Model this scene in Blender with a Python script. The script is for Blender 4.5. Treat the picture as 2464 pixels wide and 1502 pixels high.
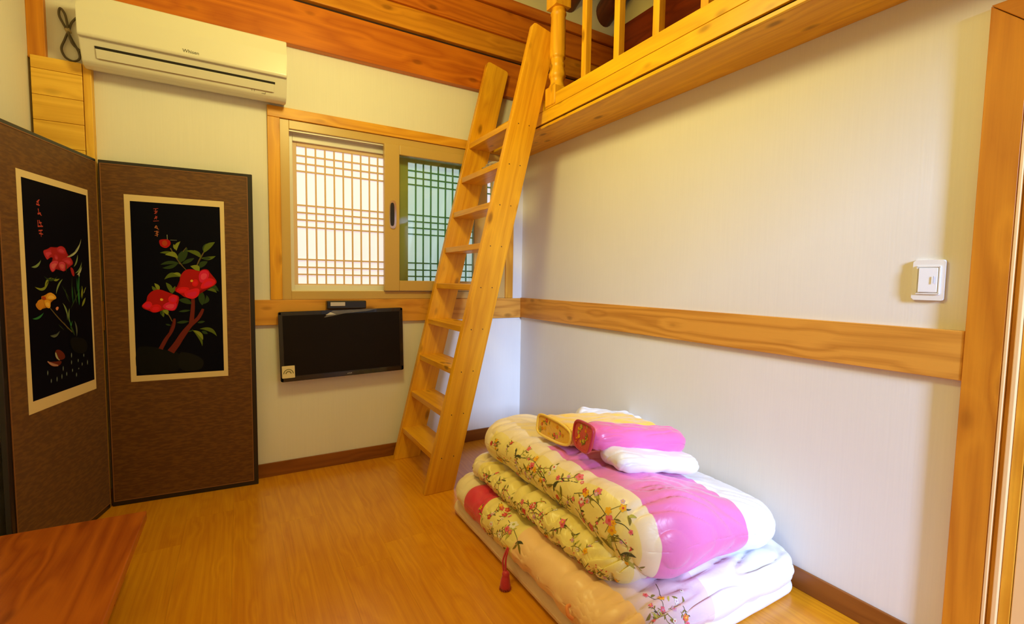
import bpy, bmesh, math, random
from mathutils import Vector, Matrix, noise
from mathutils.bvhtree import BVHTree

# ---------------------------------------------------------------- scene, camera, light
S = bpy.context.scene
for o in list(bpy.data.objects):
    bpy.data.objects.remove(o)
COL = S.collection
S.view_settings.view_transform = 'Standard'
S.view_settings.look = 'None'
S.view_settings.gamma = 1.0
S.view_settings.use_curve_mapping = False
S.view_settings.exposure = 0.32

cam_d = bpy.data.cameras.new('camera')
cam = bpy.data.objects.new('camera', cam_d)
COL.objects.link(cam)
S.camera = cam
cam_d.sensor_fit = 'HORIZONTAL'
cam_d.sensor_width = 36.0
cam_d.lens = 36.0 * 1124.5 / 2464.0
cam_d.clip_start = 0.02
YAW, PIT, ROL = math.radians(30.336), math.radians(3.871), math.radians(-.873)
fw = Vector((math.sin(YAW) * math.cos(PIT), math.cos(YAW) * math.cos(PIT), -math.sin(PIT)))
rt = Vector((math.cos(YAW), -math.sin(YAW), 0))
dn = fw.cross(rt)
rt2 = rt * math.cos(ROL) + dn * math.sin(ROL)
dn2 = -rt * math.sin(ROL) + dn * math.cos(ROL)
cam.matrix_world = Matrix.Translation((-1.81425, -2.96652, 1.15)) @ Matrix((
    (rt2.x, -dn2.x, -fw.x, 0), (rt2.y, -dn2.y, -fw.y, 0), (rt2.z, -dn2.z, -fw.z, 0), (0, 0, 0, 1)))

W = bpy.data.worlds.new('world')
S.world = W
W.use_nodes = True
wb = W.node_tree.nodes['Background']
wb.inputs[0].default_value = (.80, .86, 1.0, 1)
wb.inputs[1].default_value = .3


def light(name, kind, loc, energy, color, size=.2, size_y=None, target=None):
    d = bpy.data.lights.new(name, kind)
    d.energy = energy
    d.color = color
    if kind == 'AREA':
        d.size = size
        if size_y:
            d.shape = 'RECTANGLE'
            d.size_y = size_y
    else:
        d.shadow_soft_size = size
    o = bpy.data.objects.new(name, d)
    o.location = loc
    if target:
        o.rotation_euler = (Vector(target) - Vector(loc)).to_track_quat('-Z', 'Y').to_euler()
    COL.objects.link(o)
    return o


# warm room lamp hanging in the middle of the room, daylight limited by an opening shaped in the unseen front wall
light('ceiling_lamp_light', 'POINT', (-1.40, -1.45, 2.47), 43, (1.0, .865, .28), .16)
light('doorway_daylight', 'AREA', (-1.35, -7.5, 2.75), 570, (.43, .61, 1.0), .65, 1.5, (-.5, -1, .5))
light('window_daylight', 'AREA', (-.9, 1.2, 1.7), 5, (.95, .97, 1.0), 1.6, 1.2, (-.9, 0, 1.5))

# ---------------------------------------------------------------- helpers


def tag(o, label=None, cat=None, group=None, kind=None):
    if label:
        o['label'] = label
    if cat:
        o['category'] = cat
    if group:
        o['group'] = group
    if kind:
        o['kind'] = kind
    return o


def empty(name, loc, rz=0.0):
    o = bpy.data.objects.new(name, None)
    o.location = loc
    o.rotation_euler = (0, 0, rz)
    o.empty_display_size = .05
    COL.objects.link(o)
    return o


def link(name, me, mats, parent=None, smooth=False, mw=None):
    for m in (mats if isinstance(mats, (list, tuple)) else [mats]):
        me.materials.append(m)
    if smooth:
        for p in me.polygons:
            p.use_smooth = True
    o = bpy.data.objects.new(name, me)
    COL.objects.link(o)
    if mw is not None:
        o.matrix_world = mw
    if parent is not None:
        o.parent = parent
        bpy.context.view_layer.update()
        o.matrix_parent_inverse = parent.matrix_world.inverted()
    return o


def link_bm(name, bm, mats, parent=None, smooth=False, mw=None):
    me = bpy.data.meshes.new(name)
    bmesh.ops.recalc_face_normals(bm, faces=bm.faces)
    bm.to_mesh(me)
    bm.free()
    return link(name, me, mats, parent, smooth, mw)


def bm_box(bm, c, d, M=None, mi=0):
    r = bmesh.ops.create_cube(bm, size=1.0)
    T = Matrix.Translation(c) @ Matrix.Diagonal((d[0], d[1], d[2], 1))
    if M is not None:
        T = M @ T
    bmesh.ops.transform(bm, matrix=T, verts=r['verts'])
    fs = set()
    for v in r['verts']:
        for f in v.link_faces:
            fs.add(f)
    for f in fs:
        f.material_index = mi
    return r['verts']


def bevel(bm, w, seg=2):
    if w > 0:
        bmesh.ops.bevel(bm, geom=list(bm.edges), offset=w, segments=seg, profile=.5, affect='EDGES')


def box(name, x0, x1, y0, y1, z0, z1, mat, parent=None, bev=.002, seg=2, grain=None):
    """box with its local X axis along the grain (longest side)"""
    d = [abs(x1 - x0), abs(y1 - y0), abs(z1 - z0)]
    c = Vector(((x0 + x1) / 2, (y0 + y1) / 2, (z0 + z1) / 2))
    g = grain if grain is not None else d.index(max(d))
    if g == 0:
        R = Matrix.Identity(4); L = d
    elif g == 1:
        R = Matrix.Rotation(math.pi / 2, 4, 'Z'); L = [d[1], d[0], d[2]]
    else:
        R = Matrix.Rotation(-math.pi / 2, 4, 'Y'); L = [d[2], d[1], d[0]]
    bm = bmesh.new()
    bm_box(bm, (0, 0, 0), L)
    bevel(bm, min(bev, min(L) * .3), seg)
    return link_bm(name, bm, mat, parent, False, Matrix.Translation(c) @ R)


def bar(name, p0, p1, w, t, mat, parent=None, up=(0, 0, 1), bev=.002):
    """board from p0 to p1: width w along 'up', thickness t"""
    p0, p1 = Vector(p0), Vector(p1)
    X = (p1 - p0).normalized()
    Z = Vector(up)
    Z = (Z - X * Z.dot(X)).normalized()
    Y = Z.cross(X)
    M = Matrix((X, Y, Z)).transposed().to_4x4()
    M.translation = (p0 + p1) / 2
    bm = bmesh.new()
    bm_box(bm, (0, 0, 0), ((p1 - p0).length, t, w))
    bevel(bm, bev, 2)
    return link_bm(name, bm, mat, parent, False, M)


def bm_tube(bm, pts, rad, n=10, cap=True, mi=0):
    pts = [Vector(p) for p in pts]
    rings = []
    up = Vector((0, 0, 1))
    for i, p in enumerate(pts):
        a = pts[max(i - 1, 0)]; b = pts[min(i + 1, len(pts) - 1)]
        t = (b - a).normalized()
        if abs(t.dot(up)) > .95:
            up = Vector((1, .1, 0)).normalized()
        s = t.cross(up).normalized(); u = s.cross(t).normalized()
        r = rad[i] if isinstance(rad, (list, tuple)) else rad
        rings.append([bm.verts.new(p + s * math.cos(2 * math.pi * k / n) * r + u * math.sin(2 * math.pi * k / n) * r) for k in range(n)])
        up = u
    for a, b in zip(rings[:-1], rings[1:]):
        for k in range(n):
            f = bm.faces.new((a[k], a[(k + 1) % n], b[(k + 1) % n], b[k])); f.material_index = mi
    if cap:
        bm.faces.new(rings[0][::-1]).material_index = mi
        bm.faces.new(rings[-1]).material_index = mi


def bm_lathe(bm, prof, n=28, M=None):
    rings = []
    for r, z in prof:
        ring = []
        for k in range(n):
            v = Vector((r * math.cos(2 * math.pi * k / n), r * math.sin(2 * math.pi * k / n), z))
            ring.append(bm.verts.new(M @ v if M is not None else v))
        rings.append(ring)
    for a, b in zip(rings[:-1], rings[1:]):
        for k in range(n):
            bm.faces.new((a[k], a[(k + 1) % n], b[(k + 1) % n], b[k]))
    bm.faces.new(rings[0][::-1]); bm.faces.new(rings[-1])


def bm_prism(bm, poly, t, M, mi=0):
    """extruded polygon: poly in local XY, thickness t along local Z"""
    lo = [bm.verts.new(M @ Vector((x, y, 0))) for x, y in poly]
    hi = [bm.verts.new(M @ Vector((x, y, t))) for x, y in poly]
    n = len(poly)
    fs = [bm.faces.new(lo[::-1]), bm.faces.new(hi)]
    for k in range(n):
        fs.append(bm.faces.new((lo[k], lo[(k + 1) % n], hi[(k + 1) % n], hi[k])))
    for f in fs:
        f.material_index = mi


# ---------------------------------------------------------------- materials
def mat_new(name):
    m = bpy.data.materials.new(name)
    m.use_nodes = True
    nt = m.node_tree
    return m, nt, nt.nodes['Principled BSDF']


def N(nt, kind, **kw):
    n = nt.nodes.new(kind)
    for k, v in kw.items():
        setattr(n, k, v)
    return n


def plain(name, col, rough=.5, metal=0.0, spec=.5, emit=None, es=1.0, coat=0.0, bump=0.0, bscale=80, trans=0.0, sheen=0.0):
    m, nt, b = mat_new(name)
    b.inputs['Base Color'].default_value = (*col, 1)
    b.inputs['Roughness'].default_value = rough
    b.inputs['Metallic'].default_value = metal
    b.inputs['Specular IOR Level'].default_value = spec
    b.inputs['Coat Weight'].default_value = coat
    b.inputs['Transmission Weight'].default_value = trans
    b.inputs['Sheen Weight'].default_value = sheen
    if emit:
        b.inputs['Emission Color'].default_value = (*emit, 1)
        b.inputs['Emission Strength'].default_value = es
    if bump:
        tc = N(nt, 'ShaderNodeTexCoord')
        no = N(nt, 'ShaderNodeTexNoise'); no.inputs['Scale'].default_value = bscale
        bp = N(nt, 'ShaderNodeBump'); bp.inputs['Strength'].default_value = bump; bp.inputs['Distance'].default_value = .002
        nt.links.new(tc.outputs['Object'], no.inputs['Vector'])
        nt.links.new(no.outputs['Fac'], bp.inputs['Height'])
        nt.links.new(bp.outputs[0], b.inputs['Normal'])
    return m


def wood(name, dark, light_, rough=.38, rings=1.0, knots=1.0, scale=1.0, knotcol=None, coat=.04, contrast=1.0, spec=.32):
    """pine: growth rings cut lengthwise (grain along local X), fine fibres, knots"""
    m, nt, b = mat_new(name)
    L = nt.links.new
    tc = N(nt, 'ShaderNodeTexCoord')
    oi = N(nt, 'ShaderNodeObjectInfo')
    rnd = N(nt, 'ShaderNodeVectorMath', operation='SCALE'); rnd.inputs[0].default_value = (37.1, 19.7, 53.3)
    L(oi.outputs['Random'], rnd.inputs['Scale'])
    add = N(nt, 'ShaderNodeVectorMath', operation='ADD')
    L(tc.outputs['Object'], add.inputs[0]); L(rnd.outputs[0], add.inputs[1])
    # knots warp the grain
    mk = N(nt, 'ShaderNodeMapping'); mk.inputs['Scale'].default_value = (4.0 * scale, 9.0 * scale, 9.0 * scale)
    L(add.outputs[0], mk.inputs[0])
    vo = N(nt, 'ShaderNodeTexVoronoi'); vo.inputs['Scale'].default_value = 1.0
    vo.inputs['Randomness'].default_value = 1.0
    L(mk.outputs[0], vo.inputs['Vector'])
    kn = N(nt, 'ShaderNodeMapRange'); kn.inputs['From Min'].default_value = .07; kn.inputs['From Max'].default_value = .165
    kn.inputs['To Min'].default_value = 1.0; kn.inputs['To Max'].default_value = 0.0
    L(vo.outputs['Distance'], kn.inputs['Value'])
    kw = N(nt, 'ShaderNodeMapRange'); kw.inputs['From Min'].default_value = 0.0; kw.inputs['From Max'].default_value = .45
    kw.inputs['To Min'].default_value = .09; kw.inputs['To Max'].default_value = 0.0
    L(vo.outputs['Distance'], kw.inputs['Value'])
    # long bands
    m1 = N(nt, 'ShaderNodeMapping'); m1.inputs['Scale'].default_value = (.55 * scale, 7.5 * scale, 7.5 * scale)
    L(add.outputs[0], m1.inputs[0])
    n1 = N(nt, 'ShaderNodeTexNoise'); n1.inputs['Scale'].default_value = 1.0; n1.inputs['Detail'].default_value = 1.5
    L(m1.outputs[0], n1.inputs['Vector'])
    ad2 = N(nt, 'ShaderNodeMath', operation='ADD'); L(n1.outputs['Fac'], ad2.inputs[0]); L(kw.outputs[0], ad2.inputs[1])
    mu = N(nt, 'ShaderNodeMath', operation='MULTIPLY'); mu.inputs[1].default_value = 16.0
    L(ad2.outputs[0], mu.inputs[0])
    fr = N(nt, 'ShaderNodeMath', operation='PINGPONG'); fr.inputs[1].default_value = 1.0
    L(mu.outputs[0], fr.inputs[0])
    # fibres
    m2 = N(nt, 'ShaderNodeMapping'); m2.inputs['Scale'].default_value = (4 * scale, 150 * scale, 150 * scale)
    L(add.outputs[0], m2.inputs[0])
    n2 = N(nt, 'ShaderNodeTexNoise'); n2.inputs['Scale'].default_value = 1.0; n2.inputs['Detail'].default_value = 3
    L(m2.outputs[0], n2.inputs['Vector'])
    # blotches
    n3 = N(nt, 'ShaderNodeTexNoise'); n3.inputs['Scale'].default_value = 2.2; n3.inputs['Detail'].default_value = 2
    L(add.outputs[0], n3.inputs['Vector'])
    a = N(nt, 'ShaderNodeMath', operation='MULTIPLY'); a.inputs[1].default_value = .38 * contrast * rings; L(fr.outputs[0], a.inputs[0])
    c = N(nt, 'ShaderNodeMath', operation='MULTIPLY_ADD'); c.inputs[1].default_value = .35 * contrast; L(n2.outputs['Fac'], c.inputs[0]); L(a.outputs[0], c.inputs[2])
    d = N(nt, 'ShaderNodeMath', operation='MULTIPLY_ADD'); d.inputs[1].default_value = .45; L(n3.outputs['Fac'], d.inputs[0]); L(c.outputs[0], d.inputs[2])
    cr = N(nt, 'ShaderNodeValToRGB')
    cr.color_ramp.elements[0].position = .22; cr.color_ramp.elements[0].color = (*dark, 1)
    cr.color_ramp.elements[1].position = .78; cr.color_ramp.elements[1].color = (*light_, 1)
    L(d.outputs[0], cr.inputs[0])
    mx = N(nt, 'ShaderNodeMix', data_type='RGBA')
    kf = N(nt, 'ShaderNodeMath', operation='MULTIPLY'); kf.inputs[1].default_value = .7 * knots
    L(kn.outputs[0], kf.inputs[0])
    L(kf.outputs[0], mx.inputs['Factor']); L(cr.outputs[0], mx.inputs['A'])
    kc = knotcol or tuple(v * .35 for v in dark)
    mx.inputs['B'].default_value = (*kc, 1)
    L(mx.outputs['Result'], b.inputs['Base Color'])
    b.inputs['Roughness'].default_value = rough
    b.inputs['Coat Weight'].default_value = coat
    b.inputs['Coat Roughness'].default_value = .25
    b.inputs['Specular IOR Level'].default_value = spec
    bp = N(nt, 'ShaderNodeBump'); bp.inputs['Strength'].default_value = .25; bp.inputs['Distance'].default_value = .0015
    L(c.outputs[0], bp.inputs['Height']); L(bp.outputs[0], b.inputs['Normal'])
    return m


def wallpaper(name, col, axis):
    """paper with a faint vertical rib; ribs vary along the given world axis"""
    m, nt, b = mat_new(name)
    L = nt.links.new
    tc = N(nt, 'ShaderNodeTexCoord')
    mp = N(nt, 'ShaderNodeMapping')
    mp.inputs['Scale'].default_value = (170, 170, 4)
    L(tc.outputs['Object'], mp.inputs[0])
    n1 = N(nt, 'ShaderNodeTexNoise'); n1.inputs['Scale'].default_value = 1; n1.inputs['Detail'].default_value = 2
    L(mp.outputs[0], n1.inputs['Vector'])
    n2 = N(nt, 'ShaderNodeTexNoise'); n2.inputs['Scale'].default_value = 2.5
    L(tc.outputs['Object'], n2.inputs['Vector'])
    cr = N(nt, 'ShaderNodeValToRGB')
    cr.color_ramp.elements[0].position = .3; cr.color_ramp.elements[0].color = (*[v * .95 for v in col], 1)
    cr.color_ramp.elements[1].position = .7; cr.color_ramp.elements[1].color = (*col, 1)
    mm = N(nt, 'ShaderNodeMath', operation='ADD'); L(n1.outputs['Fac'], mm.inputs[0]); L(n2.outputs['Fac'], mm.inputs[1])
    m5 = N(nt, 'ShaderNodeMath', operation='MULTIPLY'); m5.inputs[1].default_value = .5; L(mm.outputs[0], m5.inputs[0])
    L(m5.outputs[0], cr.inputs[0]); L(cr.outputs[0], b.inputs['Base Color'])
    b.inputs['Roughness'].default_value = .7
    b.inputs['Specular IOR Level'].default_value = .25
    bp = N(nt, 'ShaderNodeBump'); bp.inputs['Strength'].default_value = .15; bp.inputs['Distance'].default_value = .001
    L(n1.outputs['Fac'], bp.inputs['Height']); L(bp.outputs[0], b.inputs['Normal'])
    return m


def brocade(name, dark, light_):
    """dark brown woven screen cloth with short horizontal slubs"""
    m, nt, b = mat_new(name)
    L = nt.links.new
    tc = N(nt, 'ShaderNodeTexCoord')
    mp = N(nt, 'ShaderNodeMapping'); mp.inputs['Scale'].default_value = (28, 28, 110)
    L(tc.outputs['Object'], mp.inputs[0])
    n1 = N(nt, 'ShaderNodeTexNoise'); n1.inputs['Scale'].default_value = 1; n1.inputs['Detail'].default_value = 2
    L(mp.outputs[0], n1.inputs['Vector'])
    cr = N(nt, 'ShaderNodeValToRGB')
    cr.color_ramp.elements[0].position = .42; cr.color_ramp.elements[0].color = (*dark, 1)
    cr.color_ramp.elements[1].position = .62; cr.color_ramp.elements[1].color = (*light_, 1)
    L(n1.outputs['Fac'], cr.inputs[0]); L(cr.outputs[0], b.inputs['Base Color'])
    b.inputs['Roughness'].default_value = .55
    b.inputs['Sheen Weight'].default_value = .1
    return m


def satin(name, col, rough=.42, sheen=.3, bump=.35, bscale=14, spec=.5, sss=0.0):
    m, nt, b = mat_new(name)
    L = nt.links.new
    tc = N(nt, 'ShaderNodeTexCoord')
    n1 = N(nt, 'ShaderNodeTexNoise'); n1.inputs['Scale'].default_value = bscale; n1.inputs['Detail'].default_value = 3
    n1.inputs['Distortion'].default_value = .8
    L(tc.outputs['Object'], n1.inputs['Vector'])
    bp = N(nt, 'ShaderNodeBump'); bp.inputs['Strength'].default_value = bump; bp.inputs['Distance'].default_value = .006
    L(n1.outputs['Fac'], bp.inputs['Height']); L(bp.outputs[0], b.inputs['Normal'])
    b.inputs['Base Color'].default_value = (*col, 1)
    b.inputs['Roughness'].default_value = rough
    b.inputs['Sheen Weight'].default_value = sheen
    b.inputs['Specular IOR Level'].default_value = spec
    return m


PINE = wood('pine_gold', (.62, .24, .008), (.95, .50, .020), rough=.36, knots=1.0, rings=.6)
PINE2 = wood('pine_loft', (.68, .31, .008), (.93, .53, .016), rough=.36, knots=.8, rings=.6)
RAILW = wood('pine_rail', (.47, .175, .020), (.74, .345, .050), rough=.42, knots=.8, contrast=1.3)
CASING = wood('pine_casing', (.56, .21, .012), (.82, .40, .030), rough=.42, knots=.5)
BEAM = wood('beam_orange', (.38, .075, .004), (.62, .175, .010), rough=.40, knots=.8)
BEAML = wood('beam_lighter', (.44, .14, .006), (.68, .27, .016), rough=.42, knots=.7)
BEAMD = wood('beam_dark_red', (.14, .015, .003), (.26, .036, .005), rough=.45, knots=.5)
POSTW = wood('post_orange', (.46, .14, .008), (.68, .26, .016), rough=.42, knots=.3)
BOXW = wood('pale_pine_boards', (.68, .34, .03), (.90, .54, .07), rough=.5, knots=.5)
TABLE = wood('table_red_brown', (.28, .048, .005), (.48, .12, .010), rough=.32, knots=.5, coat=.2)
FLOORW = wood('laminate_oak', (.58, .185, .004), (.86, .39, .010), rough=.28, knots=0.0, scale=1.3, coat=.6, contrast=1.0, rings=.45)
BASEB = wood('baseboard_brown', (.19, .055, .007), (.29, .095, .013), rough=.35, knots=0.0)
LOG = wood('log_dark', (.10, .022, .008), (.24, .060, .020), rough=.45, knots=.6)
BLOND = plain('blond_edge', (.90, .60, .28), .45)
BLACKGAP = plain('dark_gap', (.03, .008, .003), .8)
WALLM = wallpaper('cream_wallpaper', (.84, .81, .76), 0)
PLASTER = plain('ceiling_plaster', (.74, .64, .28), .85, bump=.4, bscale=25)
PVCW = plain('woodprint_pvc', (.60, .39, .12), .35)
PVCWHITE = plain('white_pvc', (.80, .76, .72), .35)
GOLDW = plain('window_inner_cream', (.88, .80, .58), .4)

# ---------------------------------------------------------------- the setting


def shell(name, boxes, mat, kind='structure'):
    bm = bmesh.new()
    for (x0, x1, y0, y1, z0, z1) in boxes:
        bm_box(bm, ((x0 + x1) / 2, (y0 + y1) / 2, (z0 + z1) / 2), (abs(x1 - x0), abs(y1 - y0), abs(z1 - z0)))
    return tag(link_bm(name, bm, mat), kind=kind)


XL, XR, XG, YF = -2.6, 0.0, .79, -3.6          # left wall, right wall, gable wall of the loft, front wall
# floor: sub-floor slab with laminate boards on it
flo = shell('floor', [(XL - .1, .12, YF - .1, .12, -.12, -.008)], BLACKGAP)
tag(flo, label='glossy golden oak laminate floor running towards the window wall')
rng = random.Random(4)
bw = .19
proto_me = {}
x = XL - .02
while x < .02:
    y = .0 - rng.uniform(.2, 1.2)
    y1 = 0.0
    while y1 > YF:
        y = max(y, YF)
        x1 = min(x + bw - .0003, .02)
        d = (x1 - x, y1 - y - .0003)
        bm = bmesh.new()
        bm_box(bm, (0, 0, 0), (d[1], d[0], .008))
        M = Matrix.Translation(((x + x1) / 2, (y + y1) / 2, -.004)) @ Matrix.Rotation(math.pi / 2, 4, 'Z')
        link_bm('floorboard', bm, FLOORW, flo, False, M)
        y1 = y
        y = y1 - 1.2
    x += bw

wb_ = shell('wall_back', [(XL - .1, -1.61, 0, .16, 0, 3.2), (-.14, XG + .1, 0, .16, 0, 3.2),
                          (-1.61, -.14, 0, .16, 0, 1.06), (-1.61, -.14, 0, .16, 2.04, 3.2)], WALLM)
tag(wb_, label='cream papered back wall around the lattice window')
tag(shell('wall_left', [(XL - .1, XL, YF, 0, 0, 4.4)], WALLM), label='cream papered wall left of the folding screen')
wr = shell('wall_right', [(0, .12, -2.56, 0, 0, 2.04), (0, .12, YF, -3.42, 0, 2.04), (0, .12, -3.42, -2.56, 1.93, 2.04)], WALLM)
tag(wr, label='pale papered wall under the loft, carrying the light switch')
tag(shell('wall_front', [(XL, -.90, YF - .1, YF, 0, 3.2), (-.20, XG, YF - .1, YF, 0, 3.2), (-.90, -.20, YF - .1, YF, 2.0, 3.2)], WALLM),  # opening placed to keep the daylight beam on the right side
    label='unseen front wall with an entrance opening shaped to limit the daylight')
# gable wall of the loft and the plaster strip over the wall beams
shell('wall_gable', [(XG, XG + .1, YF, 0, 2.0, 4.4)], PLASTER)
shell('wall_strip', [(XL, XG, -.05, .0, 3.0, 3.45)], PLASTER)
# sloping plaster ceiling
bm = bmesh.new()
zr, ze, ym = 4.28, 3.30, -1.8
for (ya, za, yb, zb) in ((0.1, ze - .05, ym, zr), (ym, zr, YF - .1, ze - .05)):
    vs = [bm.verts.new(p) for p in ((XL - .1, ya, za), (XG + .1, ya, za), (XG + .1, yb, zb), (XL - .1, yb, zb),
                                    (XL - .1, ya, za + .1), (XG + .1, ya, za + .1), (XG + .1, yb, zb + .1), (XL - .1, yb, zb + .1))]
    for q in ((0, 1, 2, 3), (4, 5, 6, 7), (0, 1, 5, 4), (2, 3, 7, 6), (0, 3, 7, 4), (1, 2, 6, 5)):
        bm.faces.new([vs[i] for i in q])
tag(link_bm('ceiling', bm, PLASTER), kind='structure', label='sloping plaster ceiling between dark round rafters')

# baseboards and chair rails
tag(box('baseboard_back', XL, 0, -.011, 0, 0, .08, BASEB), kind='structure', label='brown baseboard along the window wall')
tag(box('baseboard_right', -.011, 0, -2.4715, -.011, 0, .08, BASEB), kind='structure', label='brown baseboard behind the folded bedding')
tag(box('baseboard_left', XL, XL + .011, YF, -.011, 0, .08, BASEB), kind='structure')
tag(box('trim_1', XL, 0, -.02, 0, .878, 1.02, RAILW), kind='structure', label='pine rail under the window, behind the television')
tag(box('trim_2', -.02, 0, -2.4715, -.02, .880, 1.024, RAILW), kind='structure', label='pine rail with long knots along the right wall')

# beams on the back wall
for nm, z0, z1, p, m, lb in (
        ('wall_beam', 2.428, 2.662, .05, BEAM, 'orange beam on the back wall, lowest of the four, just over the air conditioner'),
        ('wall_beam', 2.680, 2.812, .062, BEAML, 'lighter yellow-brown beam second from the bottom on the back wall'),
        ('wall_beam', 2.812, 2.975, .080, BEAM, 'orange-brown beam third from the bottom on the back wall'),
        ('wall_beam', 2.979, 3.05, .100, BEAM, 'thin topmost dark edge beam right under the ceiling plaster')):
    tag(box(nm, XL, XG, -p, 0, z0, z1, m, bev=.004), lb, 'beam', 'beams along the back wall')
box('beam_joint', XL, XG, -.03, 0, 2.66, 2.682, BLACKGAP)['kind'] = 'structure'
# side boards of the loft
for z0, z1, p, lb in ((2.2, 2.72, .03, 'lower dark red side board at the end of the loft behind the balusters'),
                      (2.725, 3.1, .04, 'upper dark red side board at the end of the loft under the plaster')):
    tag(box('side_board', XG - p, XG - .0005, YF + .01, -.11, z0, z1, BEAMD, bev=.004), lb, 'board', 'side boards of the loft')
# round rafters
sl = (zr - ze) / 1.8
for k, (xx, rr, lb) in enumerate(((.685, .082, 'dark round rafter nearest the loft end, seen between the first two balusters'),
                    (.335, .080, 'dark round rafter beside the turned newel post'),
                    (-.02, .078, 'dark round rafter whose tip shows above the ladder top'))):
    bm = bmesh.new()
    d = Vector((0, -1, sl)).normalized()
    p0 = Vector((xx, .02, 3.225 - .07 * sl))
    rr2 = random.Random(k)
    bm_tube(bm, [p0 + d * t for t in (0, .3, .7, 1.1, 1.5, 1.85)], [rr * rr2.uniform(.95, 1.04) for _ in range(6)], 22)
    bmesh.ops.transform(bm, matrix=Matrix.Translation(-p0), verts=bm.verts)
    # local X along the log for the grain
    X = d; Z = Vector((1, 0, 0)); Y = Z.cross(X)
    M = Matrix((X, Y, Z)).transposed().to_4x4()
    bmesh.ops.transform(bm, matrix=M.inverted(), verts=bm.verts)
    tag(link_bm('round_rafter', bm, LOG, None, True, Matrix.Translation(p0) @ M), lb, 'rafter', 'round rafters under the ceiling')

# corner post and boxed pipe casing at the left
tag(box('corner_post', XL, -2.54, -.03, 0, 2.105, 2.428, POSTW), 'dark orange post strip in the left corner above the pale pine box', 'post')
t = tag(empty('pine_box', (-2.49, 0, 0)), 'pale pine boarded box in the left corner behind the folding screen', 'casing')
zs = [2.114, 2.058, 1.945, 1.835, 1.72, 1.60, 1.48, 1.36, 1.24, 1.12, 1.0, .88, .76, .64, .52, .40, .28, .16, 0.0]
for a, b in zip(zs[:-1], zs[1:]):
    box('board', -2.588, -2.416, -.048, 0, b + .0015, a, BOXW, t, bev=.0015)
box('edge_batten', -2.414, -2.384, -.044, 0, 0, 2.118, BOXW, t)
# ---------------------------------------------------------------- window
wi = tag(empty('window_1', (-.87, 0, 1.02)), 'sliding window with paper lattice screens behind the ladder', kind='structure')
box('casing_board', -1.66, -.086, -.02, 0, 2.031, 2.09, CASING, wi)
box('casing_board', -1.66, -1.600, -.02, 0, 1.021, 2.030, CASING, wi)
box('casing_board', -.146, -.086, -.02, 0, 1.021, 2.030, CASING, wi)


def frame(name, x0, x1, z0, z1, wl, wr_, wt, wbm, y0, y1, mat, parent, bev=.002):
    bm = bmesh.new()
    for (a, b, c, d) in ((x0, x0 + wl, z0, z1), (x1 - wr_, x1, z0, z1), (x0 + wl, x1 - wr_, z1 - wt, z1), (x0 + wl, x1 - wr_, z0, z0 + wbm)):
        bm2 = bmesh.new()
        bm_box(bm2, ((a + b) / 2, (y0 + y1) / 2, (c + d) / 2), (b - a, y1 - y0, d - c))
        bevel(bm2, bev, 2)
        tm = bpy.data.meshes.new('t'); bm2.to_mesh(tm); bm2.free(); bm.from_mesh(tm); bpy.data.meshes.remove(tm)
    return link_bm(name, bm, mat, parent)


frame('window_frame', -1.600, -.146, 1.021, 2.030, .048, .050, .048, .048, -.008, .050, PVCW, wi)
frame('inner_frame', -1.552, -.196, 1.069, 1.982, .022, .022, .048, .034, .052, .125, PVCWHITE, wi)
box('bottom_track', -1.552, -1.02, .0, .052, 1.069, 1.074, GOLDW, wi)
for k in range(4):
    box('top_track', -1.552, -.196, .004 + k * .03, .008 + k * .03, 1.972, 1.982, PVCWHITE, wi, bev=.0005)
# lattice screens
BARM = plain('lattice_wood', (.78, .56, .38), .55)
BARG = plain('lattice_wood_green', (.20, .42, .22), .55)
PAPER, ptn, pb = mat_new('backlit_paper')
pb.inputs['Base Color'].default_value = (.80, .76, .74, 1)
pb.inputs['Roughness'].default_value = .8
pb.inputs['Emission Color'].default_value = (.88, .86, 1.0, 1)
pb.inputs['Emission Strength'].default_value = .50  # self-glow stands in for daylight coming through the paper
for (xa, xb, wl, xs) in ((-1.530, -.955, .022, [-1.456 + .0524 * k for k in range(9)]),
                         (-.935, -.205, .094, [-.787 + .0527 * k for k in range(11)])):
    BM_ = BARM if xa < -1 else BARG
    frame('lattice_frame', xa, xb, 1.090, 1.942, wl, .022, .030, .022, .070, .092, BARM if xa < -1 else plain('stile_olive', (.70, .50, .14), .5), wi)
    zz = [1.861, 1.816, 1.771, 1.574, 1.531, 1.489, 1.447, 1.256, 1.210, 1.167]
    for xx in xs:
        if xx < xb - .03:
            box('lattice_bar', xx - .0045, xx + .0045, .073, .084, 1.112, 1.912, BM_, wi, bev=.001)
    for z in zz:
        box('lattice_bar', xa + wl, xb - .022, .075, .086, z - .0045, z + .0045, BM_, wi, bev=.001)
    box('paper_pane', xa + .01, xb - .01, .0865, .0885, 1.10, 1.93, PAPER, wi, bev=0)
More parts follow.
